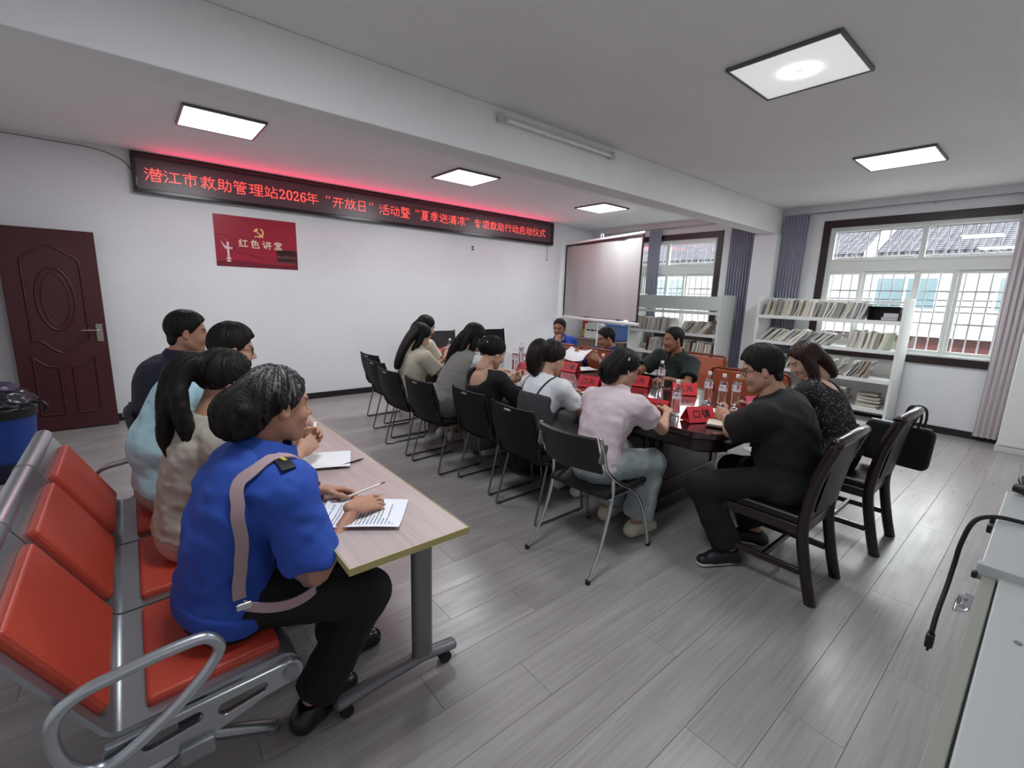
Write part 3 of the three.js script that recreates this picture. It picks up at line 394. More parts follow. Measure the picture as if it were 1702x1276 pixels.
dup(sled, [2.4, 0, -5.15], 0.06, 'empty black sled chair last in the row by the white wall');
dup(sled, [0.24, 0, -3.4], 0, 'black sled chair under the man in the navy shirt');
// black chairs at the far end of the table
{
  const far = (x, z, label, m, lift = 0) => {
    const t = thing('office_chair', label, 'chair', [x, 0, z], -Math.PI / 2);
    part('seat', box(0.46, 0.07, 0.48, 0, 0.45, 0, 0.03), m, t); part('backrest', sheet((u, v) => [-0.22 - 0.07 * u - 0.04 * Math.cos((v - 0.5) * 2.8), 0.5 + (0.47 + lift) * u, (v - 0.5) * 0.46], 10, 10, 0.035), m, t);
    for (const q of [-0.235, 0.235]) part('back_frame', rod([[-0.2, 0.44, q], [-0.25, 0.6, q], [-0.31, 0.985 + lift, q]], 0.012, 0.04), blackPlastic, t);
    for (const [a, b] of [[-1, -1], [-1, 1], [1, -1], [1, 1]]) part('leg', rod([[a * 0.19, 0.43, b * 0.2], [a * 0.24, 0.005, b * 0.22]], 0.012, 0), steel, t);
  };
  far(3.62, -5.72, 'dark maroon-black chair at the table end nearest the white wall', mat(0x1f1114, 0.5));
  far(4.62, -5.75, 'black high-backed chair standing at the table end beyond the water bottles', blackSoft, 0.0);
}
// ---------- chrome framed chair ----------
{
  const t = thing('chrome_chair', 'black chair with curved chrome legs under the woman in the pale pink polo', 'chair', [2.12, 0, -1.69], 0.06);
  for (const s of [-1, 1]) {
    part('leg', sweep(smoothPath([[-0.34, 0.011, s * 0.235], [-0.24, 0.16, s * 0.225], [-0.17, 0.34, s * 0.22], [-0.145, 0.46, s * 0.22], [-0.15, 0.56, s * 0.22]], 24), 0.011, 10), chrome, t);
    part('leg', sweep(smoothPath([[0.27, 0.011, s * 0.235], [0.22, 0.2, s * 0.228], [0.1, 0.4, s * 0.222], [-0.1, 0.52, s * 0.222], [-0.22, 0.62, s * 0.222], [-0.25, 0.7, s * 0.22], [-0.29, 0.815, s * 0.215]], 34), 0.011, 10), chrome, t);
    part('foot_cap', [cyl(0.014, 0.014, 0.022, -0.345, 0.011, s * 0.235, 12), cyl(0.014, 0.014, 0.022, 0.272, 0.011, s * 0.235, 12)], rubber, t);
    part('side_plate', put(extrude(rrect(0.05, 0.11, 0.02), 0.012, 0.003), -0.262, 0.72, s * 0.222 - 0.006, 0, 0, -0.25), greyMetal, t);
  }
  part('seat', sheet((u, v) => [-0.19 + 0.42 * u, 0.452 - 0.012 * Math.cos((v - 0.5) * 2.4), (v - 0.5) * 0.42], 10, 8, 0.024), mat(0x141416, 0.55), t);
  part('seat_rail', [rod([[-0.16, 0.43, -0.215], [0.2, 0.43, -0.21]], 0.009, 0), rod([[-0.16, 0.43, 0.215], [0.2, 0.43, 0.21]], 0.009, 0), rod([[-0.12, 0.432, -0.21], [-0.12, 0.432, 0.21]], 0.009, 0), rod([[0.16, 0.432, -0.21], [0.16, 0.432, 0.21]], 0.009, 0)], chrome, t);
  part('backrest', sheet((u, v) => [-0.235 - 0.08 * u - 0.05 * Math.cos((v - 0.5) * 2.6) + 0.02, 0.6 + 0.21 * u, (v - 0.5) * 0.4], 8, 12, 0.02), mat(0x121214, 0.5), t);
}
// ---------- dark wooden chairs ----------
function woodChair(pos, turn, label) {
  const t = thing('wooden_chair', label, 'chair', pos, turn), m = mat(0x1d0f10, 0.28, { clearcoat: 0.4 }), lea = mat(0x0d0d0f, 0.4);
  for (const s of [-1, 1]) {
    part('rear_leg', sweep(smoothPath([[-0.29, 0.0, s * 0.2], [-0.25, 0.15, s * 0.2], [-0.205, 0.38, s * 0.205], [-0.21, 0.5, s * 0.21], [-0.235, 0.68, s * 0.215], [-0.3, 0.9, s * 0.21]], 24), 0.024, 8, { flat: 1.25 }), m, t);
    part('front_leg', sweep([[0.215, 0.0, s * 0.205], [0.215, 0.2, s * 0.208], [0.21, 0.4, s * 0.208]], (k) => 0.018 + 0.008 * k, 8), m, t);
    part('side_stretcher', box(0.42, 0.035, 0.02, -0.01, 0.16, s * 0.204, 0.004), m, t); part('seat_rail', box(0.4, 0.055, 0.026, 0.0, 0.385, s * 0.205, 0.004), m, t);
  }
  part('seat_rail', [box(0.026, 0.055, 0.4, 0.205, 0.385, 0, 0.004), box(0.026, 0.055, 0.4, -0.2, 0.385, 0, 0.004)], m, t); part('stretcher', box(0.02, 0.035, 0.4, -0.03, 0.16, 0, 0.004), m, t);
  part('seat', box(0.44, 0.055, 0.43, 0.005, 0.435, 0, 0.022), lea, t, 'black leather seat pad');
  part('back_panel', sheet((u, v) => [-0.222 - 0.05 * u - 0.025 * Math.cos((v - 0.5) * 2.6), 0.5 + 0.34 * u + 0.03 * u * Math.cos((v - 0.5) * 2.8), (v - 0.5) * 0.37], 8, 8, 0.03), lea, t, 'black leather back panel');
  part('back_rail', box(0.03, 0.05, 0.39, -0.212, 0.5, 0, 0.008), m, t);
  part('top_rail', sweep(smoothPath([[-0.295, 0.885, -0.235], [-0.315, 0.905, -0.12], [-0.322, 0.912, 0], [-0.315, 0.905, 0.12], [-0.295, 0.885, 0.235]], 20), 0.03, 10, { flat: 0.85 }), m, t);
  return t;
}
const wc = woodChair([2.785, 0, -0.9], Math.PI / 2, 'dark wooden chair with leather seat under the man in black');
dup(wc, [3.66, 0, -0.82], Math.PI / 2, 'dark wooden chair with the black laptop bag hung on its back');
{
  const t = thing('laptop_bag', 'black soft laptop bag hanging by its handles from the wooden chair', 'bag', [3.935, 0.63, -0.6], Math.PI / 2);
  const m = mat(0x0e0f12, 0.7, { bumpMap: weave, bumpScale: 0.0008 });
  part('bag_body', put(extrude(rrect(0.37, 0.28, 0.045), 0.05, 0.016), 0, 0, -0.025, 0, 0, 0.03), m, t);
  for (const [x, z] of [[-0.07, 0.018], [-0.05, -0.018]]) part('handle', sweep(smoothPath([[x - 0.04, 0.12, z], [x - 0.05, 0.2, z - 0.01], [x - 0.04, 0.265, z - 0.035], [x, 0.28, z - 0.06], [x + 0.03, 0.22, z - 0.02], [x + 0.05, 0.12, z]], 24), 0.012, 8, { flat: 0.6 }), m, t);
  part('zip', sweep([[-0.16, 0.135, 0], [0.16, 0.143, 0]], 0.004, 6), steel, t);
}
// ---------- orange chairs on the window side ----------
function orangeChair(pos, label) {
  const t = thing('orange_chair', label, 'chair', pos, Math.PI), m = mat(0xb9633f, 0.45), rim = mat(0x7f3a22, 0.35), wd = mat(0x241212, 0.35);
  part('seat', box(0.46, 0.08, 0.5, 0.02, 0.43, 0, 0.03), m, t);
  part('backrest', sheet((u, v) => [-0.22 - 0.11 * u - 0.05 * Math.cos((v - 0.5) * 2.6), 0.46 + 0.47 * u, (v - 0.5) * (0.5 + 0.09 * u)], 10, 12, 0.03), m, t);
  part('back_rim', sweep(smoothPath([[-0.235, 0.47, -0.26], [-0.29, 0.7, -0.285], [-0.345, 0.935, -0.305], [-0.38, 0.95, -0.15], [-0.39, 0.952, 0], [-0.38, 0.95, 0.15], [-0.345, 0.935, 0.305], [-0.29, 0.7, 0.285], [-0.235, 0.47, 0.26]], 50), 0.014, 8), rim, t);
  for (const [a, b] of [[-1, -1], [-1, 1], [1, -1], [1, 1]]) part('leg', sweep([[a * 0.2, 0.41, b * 0.22], [a * 0.22, 0.0, b * 0.235]], (k) => 0.024 - 0.007 * k, 8), wd, t);
  part('seat_rail', box(0.42, 0.05, 0.46, 0.02, 0.385, 0, 0.006), wd, t); return t;
}
const oc = orangeChair([4.55, 0, -2.58], 'orange padded chair under the man in the dark polo');
dup(oc, [4.55, 0, -3.42], Math.PI, 'orange padded chair under the spectacled man reading a sheet');
dup(oc, [4.55, 0, -4.12], Math.PI, 'orange padded chair under the officer resting chin on hand');
dup(oc, [4.5, 0, -1.78], Math.PI - 0.2, 'empty orange padded chair beyond the man in the black T-shirt');
// ---------- white lectern cabinet and white cupboard ----------
{
  const t = thing('equipment_lectern', 'white metal equipment lectern with panelled top close to the lens side', 'lectern', [1.9, 0, 0.26]), wm = mat(0xabaeae, 0.45), dk = mat(0x86877f, 0.5);
  part('cabinet', span(-1.15, 0.8, 0, 0.775, -0.275, 0.31, 0.006), wm, t);
  part('lid', span(-1.15, -0.075, 0.775, 0.8, -0.262, 0.3, 0.004), wm, t); part('edge_rail', span(-1.15, -0.075, 0.775, 0.795, -0.295, -0.266, 0.003), dk, t);
  part('raised_top', span(-0.07, 0.8, 0.775, 0.815, -0.305, 0.31, 0.006), mat(0xb0b3b3, 0.3), t);
  part('cross_rail', span(-0.085, -0.055, 0.775, 0.825, -0.31, 0.31, 0.004), wm, t);
  const h = part('latch', [box(0.075, 0.012, 0.035, -0.24, 0.77, -0.3, 0.003), cyl(0.01, 0.01, 0.03, -0.24, 0.765, -0.315, 12), rod([[-0.28, 0.765, -0.3], [-0.28, 0.75, -0.325], [-0.2, 0.75, -0.325], [-0.2, 0.765, -0.3]], 0.004, 0.01)], chrome, t);
  for (const [x, z] of [[-0.42, -0.21], [-0.24, -0.18]]) part('screw', cyl(0.007, 0.007, 0.004, x, 0.801, z, 12), greyMetal, t);
  part('hinge', [box(0.03, 0.03, 0.02, 0.35, 0.79, -0.31, 0.006), box(0.03, 0.03, 0.02, 0.45, 0.79, -0.31, 0.006), box(0.02, 0.02, 0.012, -0.09, 0.79, -0.31, 0.004)], blackPlastic, t);
  const c = thing('power_cable', 'black cable with a plug drooping over the white lectern edge', 'cable', [2.2, 0.82, -0.05]);
  part('cord', sweep(smoothPath([[0.12, 0.003, 0.25], [0.1, 0.006, 0.08], [0.07, 0.008, 0.0], [0.03, -0.01, -0.04], [0.02, -0.1, -0.06], [0.02, -0.19, -0.065], [-0.03, -0.27, -0.068], [-0.13, -0.32, -0.07], [-0.175, -0.38, -0.07]], 60), 0.0075, 8), rubber, c);
  part('plug', [box(0.035, 0.05, 0.022, -0.178, -0.405, -0.07, 0.006), box(0.018, 0.016, 0.008, -0.18, -0.435, -0.07, 0.002)], blackPlastic, c);
  solo('handset', [sweep(smoothPath([[0, 0, 0], [0.02, 0.015, -0.015], [0.12, 0.02, -0.02], [0.3, 0.012, 0.05]], 20), 0.009, 8), cyl(0.018, 0.022, 0.05, 0, 0, -0.01, 14, [Math.PI / 2, 0, 0.4])], blackPlastic, 'small black handset lying at the far end of the white lectern', 'handset', undefined, [2.68, 0.84, 0.01]);
}
{
  const t = thing('white_cupboard', 'tall white cupboard standing beside the pale curtain', 'cupboard', [7.5, 0, 0.13]);
  part('plinth', span(-0.2, 0.2, 0, 0.06, -0.42, 0.46, 0.004), mat(0xc9cccc, 0.5), t); part('body', span(-0.17, 0.2, 0.06, 1.75, -0.41, 0.45, 0.01), white, t);
  for (const [a, b] of [[-0.4, 0.01], [0.03, 0.44]]) { const d = part('door', span(-0.185, -0.165, 0.075, 1.735, a, b, 0.004), white, t); part('handle', box(0.012, 0.12, 0.012, -0.192, 0.95, a < 0 ? b - 0.04 : a + 0.04, 0.004), steel, d); }
}

// ---------- magazine racks ----------
const toneNames = ['cream', 'pale grey', 'grey', 'white', 'khaki', 'buff', 'slate grey', 'pale green', 'brownish'], paperTones = [0xd9d4c6, 0xc9c8c4, 0xb9b9b4, 0xe2e0da, 0xa9a79c, 0xcfc6b2, 0x8f9291, 0xbfc4b0, 0x9a8e82].map((c) => mat(c, 0.7));
const magGeo = []; for (const [h, th, bend] of [[0.225, 0.018, 0], [0.24, 0.022, 0.012], [0.21, 0.026, -0.006], [0.235, 0.016, 0.03], [0.22, 0.032, 0.015]]) magGeo.push([sheet((u, v) => [(v - 0.5) * 0.2, h * u, bend * Math.sin(u * 2.2)], 4, 1, th), h, th]);
function magazine(x, y, z, lean, kind, tone, label, group, turn = 0) {
  const o = new THREE.Mesh(magGeo[kind][0], paperTones[tone]); o.name = numbered('magazine'); o.castShadow = o.receiveShadow = true; o.position.set(x, y, z); o.rotation.set(lean, turn, 0, 'YXZ'); scene.add(o); return tag(o, toneNames[tone] + ' ' + label, 'magazine', toneNames[tone] + ' ' + group);
}
function rack(name, z0, z1, label, header) {
  const t = thing(name, label, 'magazine rack', [7.35, 0, (z0 + z1) / 2]), w = (z1 - z0) / 2, wm = mat(0xdfe3df, 0.42);
  for (const s of [-1, 1]) part('end_panel', put(extrude(poly([[-0.25, 0], [0.24, 0], [0.24, 1.64], [-0.24, 1.64]]), 0.03, 0.003), 0, 0, s * (w - 0.015) - 0.015), wm, t);
  for (const y of [0.08, 0.255, 0.63, 1.0, 1.36]) { const b = part('shelf_board', [span(-0.24, 0.16, y - 0.02, y, -w + 0.03, w - 0.03, 0.003)], wm, t); part('lip', span(-0.252, -0.236, y - 0.035, y + 0.012, -w + 0.03, w - 0.03, 0.003), wm, b); if (y > 0.2) part('back_rail', span(0.15, 0.16, y + 0.02, y + 0.1, -w + 0.03, w - 0.03), mat(0xc7c3bf, 0.6), b); }
  part('top_rail', span(0.1, 0.13, 1.58, 1.615, -w + 0.03, w - 0.03, 0.003), wm, t);
  if (header) part('header_board', span(-0.252, -0.23, 1.4, 1.61, -w + 0.03, w - 0.03, 0.003), mat(0xd3ddd4, 0.45), t);
  return t;
}
rack('magazine_rack', -2.93, -1.24, 'white metal magazine rack under the wide window, packed with papers');
rack('magazine_rack', -5.17, -3.48, 'white metal magazine rack with blank header board beside the hanging screen', true);
{
  const fill = (y, za, zb, lean, jitter, gap, label, group, x = 7.26) => { let z = za; while (z < zb) { const k = Math.floor(rnd() * 5), th = magGeo[k][2]; magazine(x + rr(-0.01, 0.012), y + Math.abs(Math.sin(lean)) * th * 0.5 + 0.002, z, lean + rr(-jitter, jitter), k, Math.floor(rnd() * 9), label, group); z += th / Math.cos(Math.min(1.1, Math.abs(lean))) + gap * rnd(); } };
  const R = 'on the rack under the wide window';
  fill(1.36, -2.86, -2.2, 0.12, 0.05, 0.004, 'magazine standing in the top row ' + R, 'magazines on the top shelf of the wide-window rack');
  fill(1.36, -2.16, -1.68, 0.2, 0.06, 0.006, 'magazine standing in the top row ' + R, 'magazines on the top shelf of the wide-window rack');
  fill(1.0, -2.88, -2.0, 0.75, 0.12, 0.006, 'magazine leaning in the second row ' + R, 'magazines on the second shelf of the wide-window rack');
  fill(1.0, -1.78, -1.36, 0.12, 0.04, 0.002, 'magazine leaning in the second row ' + R, 'magazines on the second shelf of the wide-window rack');
  fill(0.63, -2.85, -1.55, 0.5, 0.25, 0.03, 'magazine tilted in the third row ' + R, 'magazines on the third shelf of the wide-window rack');
  for (const [z, n] of [[-1.48, 8], [-1.82, 9], [-2.2, 6]]) { let y = 0.257; for (let i = 0; i < n; i++) { const k = Math.floor(rnd() * 3), th = magGeo[k][2]; const o = magazine(7.26, y + th / 2, z - 0.1, Math.PI / 2, k, [0, 2, 4, 8][i % 4], 'magazine lying flat, low shelf, rack under the wide window', 'flat magazines on the low shelf of the wide-window rack', rr(-0.03, 0.03)); y += th + 0.0015; } }
  const L = 'on the rack with the header board';
  fill(1.0, -5.1, -4.35, 0.08, 0.03, 0.002, 'magazine in the upper row ' + L, 'magazines on the upper shelf of the header rack');
  fill(1.0, -4.2, -3.72, 0.6, 0.15, 0.008, 'magazine in the upper row ' + L, 'magazines on the upper shelf of the header rack');
  fill(0.63, -4.75, -3.98, 0.06, 0.03, 0.002, 'magazine in the middle row ' + L, 'magazines on the middle shelf of the header rack');
  fill(0.63, -3.92, -3.6, 0.1, 0.04, 0.004, 'magazine in the middle row ' + L, 'magazines on the middle shelf of the header rack');
  const bm = mat(0x5a2023, 0.45); for (const [z, l] of [[-4.8, 'maroon bookend at the screen side of the middle row'], [-3.95, 'maroon bookend in the middle of the row behind the dark polo'], [-3.56, 'maroon bookend at the curtain side of the header rack']]) solo('bookend', box(0.18, 0.25, 0.012, 7.26, 0.757, z, 0.002), bm, l, 'bookend');
  const f = thing('document_box', 'black open-fronted document box at the end of the top row under the window', 'box', [7.26, 1.362, -1.46]); part('shell', [span(-0.11, 0.1, 0, 0.012, -0.16, 0.16), span(-0.11, 0.1, 0.168, 0.18, -0.16, 0.16), span(-0.11, 0.1, 0.012, 0.168, -0.16, -0.148), span(-0.11, 0.1, 0.012, 0.168, 0.148, 0.16), span(0.09, 0.1, 0.012, 0.168, -0.148, 0.148)], mat(0x16181a, 0.3), f); part('papers', [span(-0.08, 0.085, 0.014, 0.05, -0.02, 0.14), span(-0.085, 0.085, 0.05, 0.1, -0.0, 0.143)], mat(0xb9b6bd, 0.7), f);
}
// ---------- curtains and rods ----------
function curtain(z0, z1, y0, y1, x, folds, color, label) {
  const w = z1 - z0, geo = sheet((u, v) => { const a = u * folds * Math.PI * 2, k = 0.75 + 0.25 * (1 - v), am = Math.min(0.035, w / folds * 0.45); return [x + am * Math.sin(a + 0.3 * Math.sin(v * 5)) * k, y0 + (y1 - y0) * v, z0 + w * u + 0.006 * Math.sin(a * 2 + v * 6)]; }, folds * 10, 14, 0.004);
  solo('curtain', geo, mat(color, 0.85, { transmission: 0.12, thickness: 0, bumpMap: weave, bumpScale: 0.0004 }), label, 'curtain');
}
curtain(-2.91, -2.58, 0.12, 2.79, 7.62, 8, 0x9a9bab, 'gathered grey curtain between the column and the wide window');
curtain(-3.7, -3.29, 0.12, 2.77, 7.64, 9, 0x9293a4, 'gathered grey curtain between the header rack and the column');
curtain(-5.24, -4.98, 0.12, 2.77, 7.64, 6, 0xa0a0ac, 'narrow grey curtain right behind the projection screen edge');
curtain(-0.5, -0.3, 0.06, 2.79, 7.62, 4, 0xd7cfd2, 'pale off-white curtain beside the tall white cupboard');
for (const [a, b, l] of [[-2.93, 0.4, 'thin metal curtain rod over the wide window'], [-6.3, -3.29, 'thin metal curtain rod over the window behind the screen']]) {
  const t = thing('curtain_rod', l, 'curtain rod', [7.62, 2.8, 0]); part('pole', rod([[0, 0, a + 0.01], [0, 0, b]], 0.011, 0), steel, t);
  for (const z of [a + 0.06, (a + b) / 2, b - 0.1]) part('bracket', [box(0.1, 0.016, 0.016, 0.047, 0, z, 0.003)], steel, t);
}
// ---------- projection screen on a stand ----------
{
  const t = thing('projection_screen', 'large pale projection screen with black borders on a tripod stand', 'projection screen', [6.535, 0, -5.48], -0.254), y0 = 1.155, y1 = 2.53, w = 1.13;
  part('fabric', sheet((u, v) => { const z = (u - 0.5) * 2 * (w - 0.03); return [0.006 * Math.sin(u * 21) * (1 - v * 0.3) + 0.02 * Math.exp(-(((u - 0.1) / 0.06) ** 2)) * Math.sin(v * 5) + 0.02 * Math.exp(-(((u - 0.88 + 0.1 * v) / 0.05) ** 2)), y0 + 0.03 + (y1 - y0 - 0.06) * v, z]; }, 60, 24, 0.004), mat(0xa8a4a4, 0.85), t);
  part('black_border', span(-0.014, 0.008, y0, y1, -w, -w + 0.024), blackPlastic, t); part('black_border', span(-0.014, 0.008, y0, y1, w - 0.024, w), blackPlastic, t); part('black_border', span(-0.016, 0.008, y1 - 0.035, y1, -w, w), blackPlastic, t);
  part('top_bar', cyl(0.022, 0.022, 2 * w + 0.04, 0.005, y1 + 0.02, 0, 16, [Math.PI / 2, 0, 0]), white, t);
  part('bottom_case', [box(0.06, 0.055, 2 * w + 0.06, 0.005, y0 - 0.02, 0, 0.02)], mat(0xd8d6d6, 0.4), t);
  part('pole', rod([[0.05, 0.35, 0], [0.05, y1 + 0.1, 0]], 0.014, 0), white, t); part('hook', rod([[0.05, y1 + 0.09, 0], [0.05, y1 + 0.11, 0], [0.0, y1 + 0.1, 0], [0.0, y1 + 0.03, 0]], 0.009, 0.02), white, t);
  for (const a of [0.5, 2.6, 4.7]) part('leg', rod([[0.05, 0.42, 0], [0.05 + 0.42 * Math.cos(a), 0.01, 0.42 * Math.sin(a)]], 0.011, 0), greyMetal, t);
}
// things on the low cupboard behind the officer
{
  const t = thing('low_cupboard', 'low brown cupboard below the projection screen', 'cupboard', [7.33, 0, -5.85]); part('body', span(-0.22, 0.22, 0, 0.7, -0.62, 0.6, 0.004), mat(0x6e5a50, 0.5), t); part('top', span(-0.24, 0.23, 0.7, 0.725, -0.64, 0.62, 0.004), mat(0x9a8a80, 0.4), t); for (const z of [-0.3, 0.3]) { const d = part('door', span(-0.236, -0.22, 0.05, 0.67, z - 0.29, z + 0.28, 0.003), mat(0x7a655a, 0.5), t); part('knob', sph(0.014, -0.245, 0.4, z), steel, d); }
  const p = thing('document_printer', 'white boxy printer with dark slots below the projection screen', 'printer', [7.27, 0.726, -6.02]); part('case', box(0.34, 0.3, 0.42, 0, 0.15, 0, 0.02), mat(0xdcdcd4, 0.45), p); for (const z of [-0.11, 0, 0.11]) part('slot', box(0.01, 0.03, 0.085, -0.17, 0.17, z, 0.003), blackPlastic, p);
  const b = thing('storage_box', 'translucent blue storage box with lid below the projection screen', 'storage box', [7.3, 0.726, -5.56]); part('tub', box(0.3, 0.29, 0.36, 0, 0.147, 0, 0.02), mat(0x5b7fc0, 0.3), b); part('lid', box(0.33, 0.03, 0.4, 0, 0.305, 0, 0.01), mat(0x6f92cf, 0.35), b);
  const f = thing('red_pennant', 'red and yellow pennant standing in the corner behind the officer', 'pennant', [7.3, 0.726, -6.38]); part('pole', rod([[0, 0, 0], [0, 0.46, 0]], 0.006, 0), steel, f); part('cloth', sheet((u, v) => [-0.012 + 0.012 * Math.sin(u * 7), 0.16 + 0.28 * v, -0.07 + 0.14 * u], 10, 6, 0.004), mat(0xc01c2c, 0.7), f); part('fringe', sheet((u, v) => [-0.012 + 0.012 * Math.sin(u * 7), 0.03 + 0.13 * v, -0.07 + 0.14 * u], 10, 4, 0.004), mat(0xe0b43a, 0.7), f);
}
// ---------- the street outside ----------
{
  const road = struct('street_ground', span(X1 + T, 40, -0.9, -0.7, -40, 40), mat(0x55514e, 0.9));
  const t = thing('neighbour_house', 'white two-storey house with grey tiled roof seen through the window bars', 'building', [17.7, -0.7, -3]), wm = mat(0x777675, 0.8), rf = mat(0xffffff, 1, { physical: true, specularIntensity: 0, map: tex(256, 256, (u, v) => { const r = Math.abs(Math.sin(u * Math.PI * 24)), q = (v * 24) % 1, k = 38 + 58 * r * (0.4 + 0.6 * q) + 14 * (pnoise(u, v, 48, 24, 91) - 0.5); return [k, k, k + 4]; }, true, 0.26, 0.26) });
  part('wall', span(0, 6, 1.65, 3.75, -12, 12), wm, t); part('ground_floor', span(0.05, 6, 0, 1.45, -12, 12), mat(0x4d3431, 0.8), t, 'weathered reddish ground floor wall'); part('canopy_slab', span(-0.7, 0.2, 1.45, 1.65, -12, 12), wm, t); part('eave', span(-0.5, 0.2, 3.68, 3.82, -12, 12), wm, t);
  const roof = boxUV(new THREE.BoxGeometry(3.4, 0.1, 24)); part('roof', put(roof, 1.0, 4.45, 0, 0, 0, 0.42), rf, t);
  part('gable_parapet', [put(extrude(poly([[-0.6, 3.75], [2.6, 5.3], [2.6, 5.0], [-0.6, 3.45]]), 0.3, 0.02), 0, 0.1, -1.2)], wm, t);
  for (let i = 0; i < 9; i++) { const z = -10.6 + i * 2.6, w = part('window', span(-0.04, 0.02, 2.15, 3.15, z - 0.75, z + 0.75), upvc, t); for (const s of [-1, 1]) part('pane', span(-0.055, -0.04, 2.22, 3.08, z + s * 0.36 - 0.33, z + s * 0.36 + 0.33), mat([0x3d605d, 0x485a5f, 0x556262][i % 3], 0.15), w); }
  for (let i = 0; i < 6; i++) { const z = -9 + i * 3.4; const d = part('shutter', span(0.0, 0.06, 0.05, 1.2, z - 0.9, z + 0.9), mat(i % 2 ? 0x4f2220 : 0x5a5653, 0.6), t); }
  const o = thing('neighbour_block', 'plain pale block seen behind the header rack window', 'building', [15.5, -0.7, -29]); part('wall', span(0, 6, 0, 6.2, -7.5, 6), wm, o); for (let i = 0; i < 4; i++) for (const y of [1.6, 3.9]) { const z = -6 + i * 3, w = part('window', span(-0.05, 0.02, y, y + 1.3, z - 0.8, z + 0.8), upvc, o); part('pane', span(-0.06, -0.05, y + 0.07, y + 1.23, z - 0.73, z + 0.73), mat(0x46566e, 0.15), w); } part('cornice', span(-0.3, 6.2, 6.2, 6.4, -7.7, 6.2), wm, o);
  ['lowest', 'middle', 'uppermost'].forEach((k, i) => solo('overhead_wire', sweep(smoothPath([[13.5, 1.75 + i * 0.16, -22], [13.5, 1.45 + i * 0.13, -4], [13.5, 1.75 + i * 0.1, 14]], 30), 0.012, 6), rubber, k + ' of the three thin wires crossing outside the wide window', 'wire'));
}

// ---------- water bottles ----------
function bottle(pos, label) {
  const t = thing('water_bottle', label, 'bottle', pos), pl = mat(0xffffff, 0.06, { transmission: 1, thickness: 0, ior: 1.45 });
  const rb = []; for (let i = 0; i <= 14; i++) rb.push([0.0315 + (i % 2 ? -0.0018 : 0), 0.012 + i * 0.0068]);
  part('bottle_body', lathe([[0, 0.003], [0.024, 0.0], [0.031, 0.008], ...rb, [0.0315, 0.112], [0.0315, 0.165], [0.029, 0.182], [0.016, 0.205], [0.0125, 0.211], [0.0125, 0.216]], 24), pl, t);
  part('water', lathe([[0, 0.006], [0.028, 0.008], [0.029, 0.11], [0.0295, 0.162], [0.0275, 0.176], [0, 0.176]], 24), mat(0xffffff, 0.02, { transmission: 1, thickness: 0.05, ior: 1.33 }), t);
  part('label_band', lathe([[0.032, 0.108], [0.0324, 0.109], [0.0324, 0.158], [0.032, 0.159]], 24), mat(0xffffff, 0.45, { map: bottleArt }), t, 'white and pink bottle label');
  part('cap', lathe([[0, 0.238], [0.0135, 0.238], [0.0142, 0.236], [0.0142, 0.215], [0.0125, 0.214], [0, 0.214]], 20), mat(0xf1f2f3, 0.4), t, 'white screw cap'); return t;
}
const bottleArt = canvasTex(256, 64, (g, w, h) => { g.fillStyle = '#e9e3e6'; g.fillRect(0, 0, w, h); for (let i = 0; i < 3; i++) { g.fillStyle = '#c4476a'; g.beginPath(); g.ellipse(40 + i * 86, 22, 9, 16, 0.5, 0, 7); g.fill(); g.fillStyle = '#7c6f80'; for (let k = 0; k < 3; k++) g.fillRect(58 + i * 86, 14 + k * 14, 30, 4); } });
const bt = bottle([3.67, TT, -2.27], 'water bottle in front of the dark polo man, beside a red card');
for (const [x, z, l] of [[2.88, -1.645, 'water bottle by the hands of the pale pink polo woman'], [3.47, -1.72, 'water bottle just past the card reading 机关'], [3.46, -1.6, 'water bottle of the window-side pair, nearer the cards'], [3.53, -1.53, 'water bottle of the window-side pair, nearer the pink card'], [3.55, -4.08, 'water bottle standing apart near the black high-backed chair'], [3.1, -3.66, 'water bottle paired beyond the woman in the black dress, in front'], [3.08, -3.86, 'water bottle paired beyond the woman in the black dress, behind'], [2.96, -4.72, 'water bottle held near by the cream-shirted women'], [3.56, -2.86, 'water bottle before the spectacled man reading']]) dup(bt, [x, TT, z], rr(0, 6), l);
// ---------- folded red name cards ----------
function nameCard(pos, turn, text, color, label, ink = '#30090c') {
  const t = thing('name_card', label, 'name card', pos, turn), L = 0.2, H = 0.095, a = 0.055;
  const map = canvasTex(256, 136, (g, w, h) => { g.fillStyle = color; g.fillRect(0, 0, w, h); g.strokeStyle = ink; const n = [...text].length, s = Math.min(84, 216 / n); [...text].forEach((c, i) => han(g, c, w / 2 + (i - n / 2) * (s * 1.06) + 3, (h - s) / 2 - 2, s, s * 0.105)); });
  for (const s of [-1, 1]) { const g = new THREE.BoxGeometry(L, Math.hypot(H, a), 0.0016); const o = part('card_face', put(flat(g), 0, H / 2, 0, -s * Math.atan2(a, H), 0, 0), mat(0xffffff, 0.5, { map }), t); o.position.z = s * a / 2; if (s < 0) { o.rotation.y = Math.PI; o.geometry = put(flat(new THREE.BoxGeometry(L, Math.hypot(H, a), 0.0016)), 0, H / 2, 0, -Math.atan2(a, H), 0, 0); } }
  part('card_base', box(L, 0.0016, 2 * a - 0.004, 0, 0.001, 0), mat(color, 0.5), t); return t;
}
const RED = '#c8202c', q = -Math.PI / 2;
nameCard([2.85, TT, -1.46], q + 1.15, '口镇', '#cf3a42', 'folded red name card beside the man in black with clasped hands');
nameCard([2.8, TT, -1.76], q + 0.12, '浩口镇', RED, 'folded red name card reading 浩口镇 before the pink polo woman');
nameCard([3.57, TT, -1.98], q + 0.75, '机关', '#d81f26', 'folded red name card reading 机关 between the water bottles');
nameCard([3.55, TT, -2.42], q + 0.3, '口关', RED, 'folded red name card before the man in the dark polo');
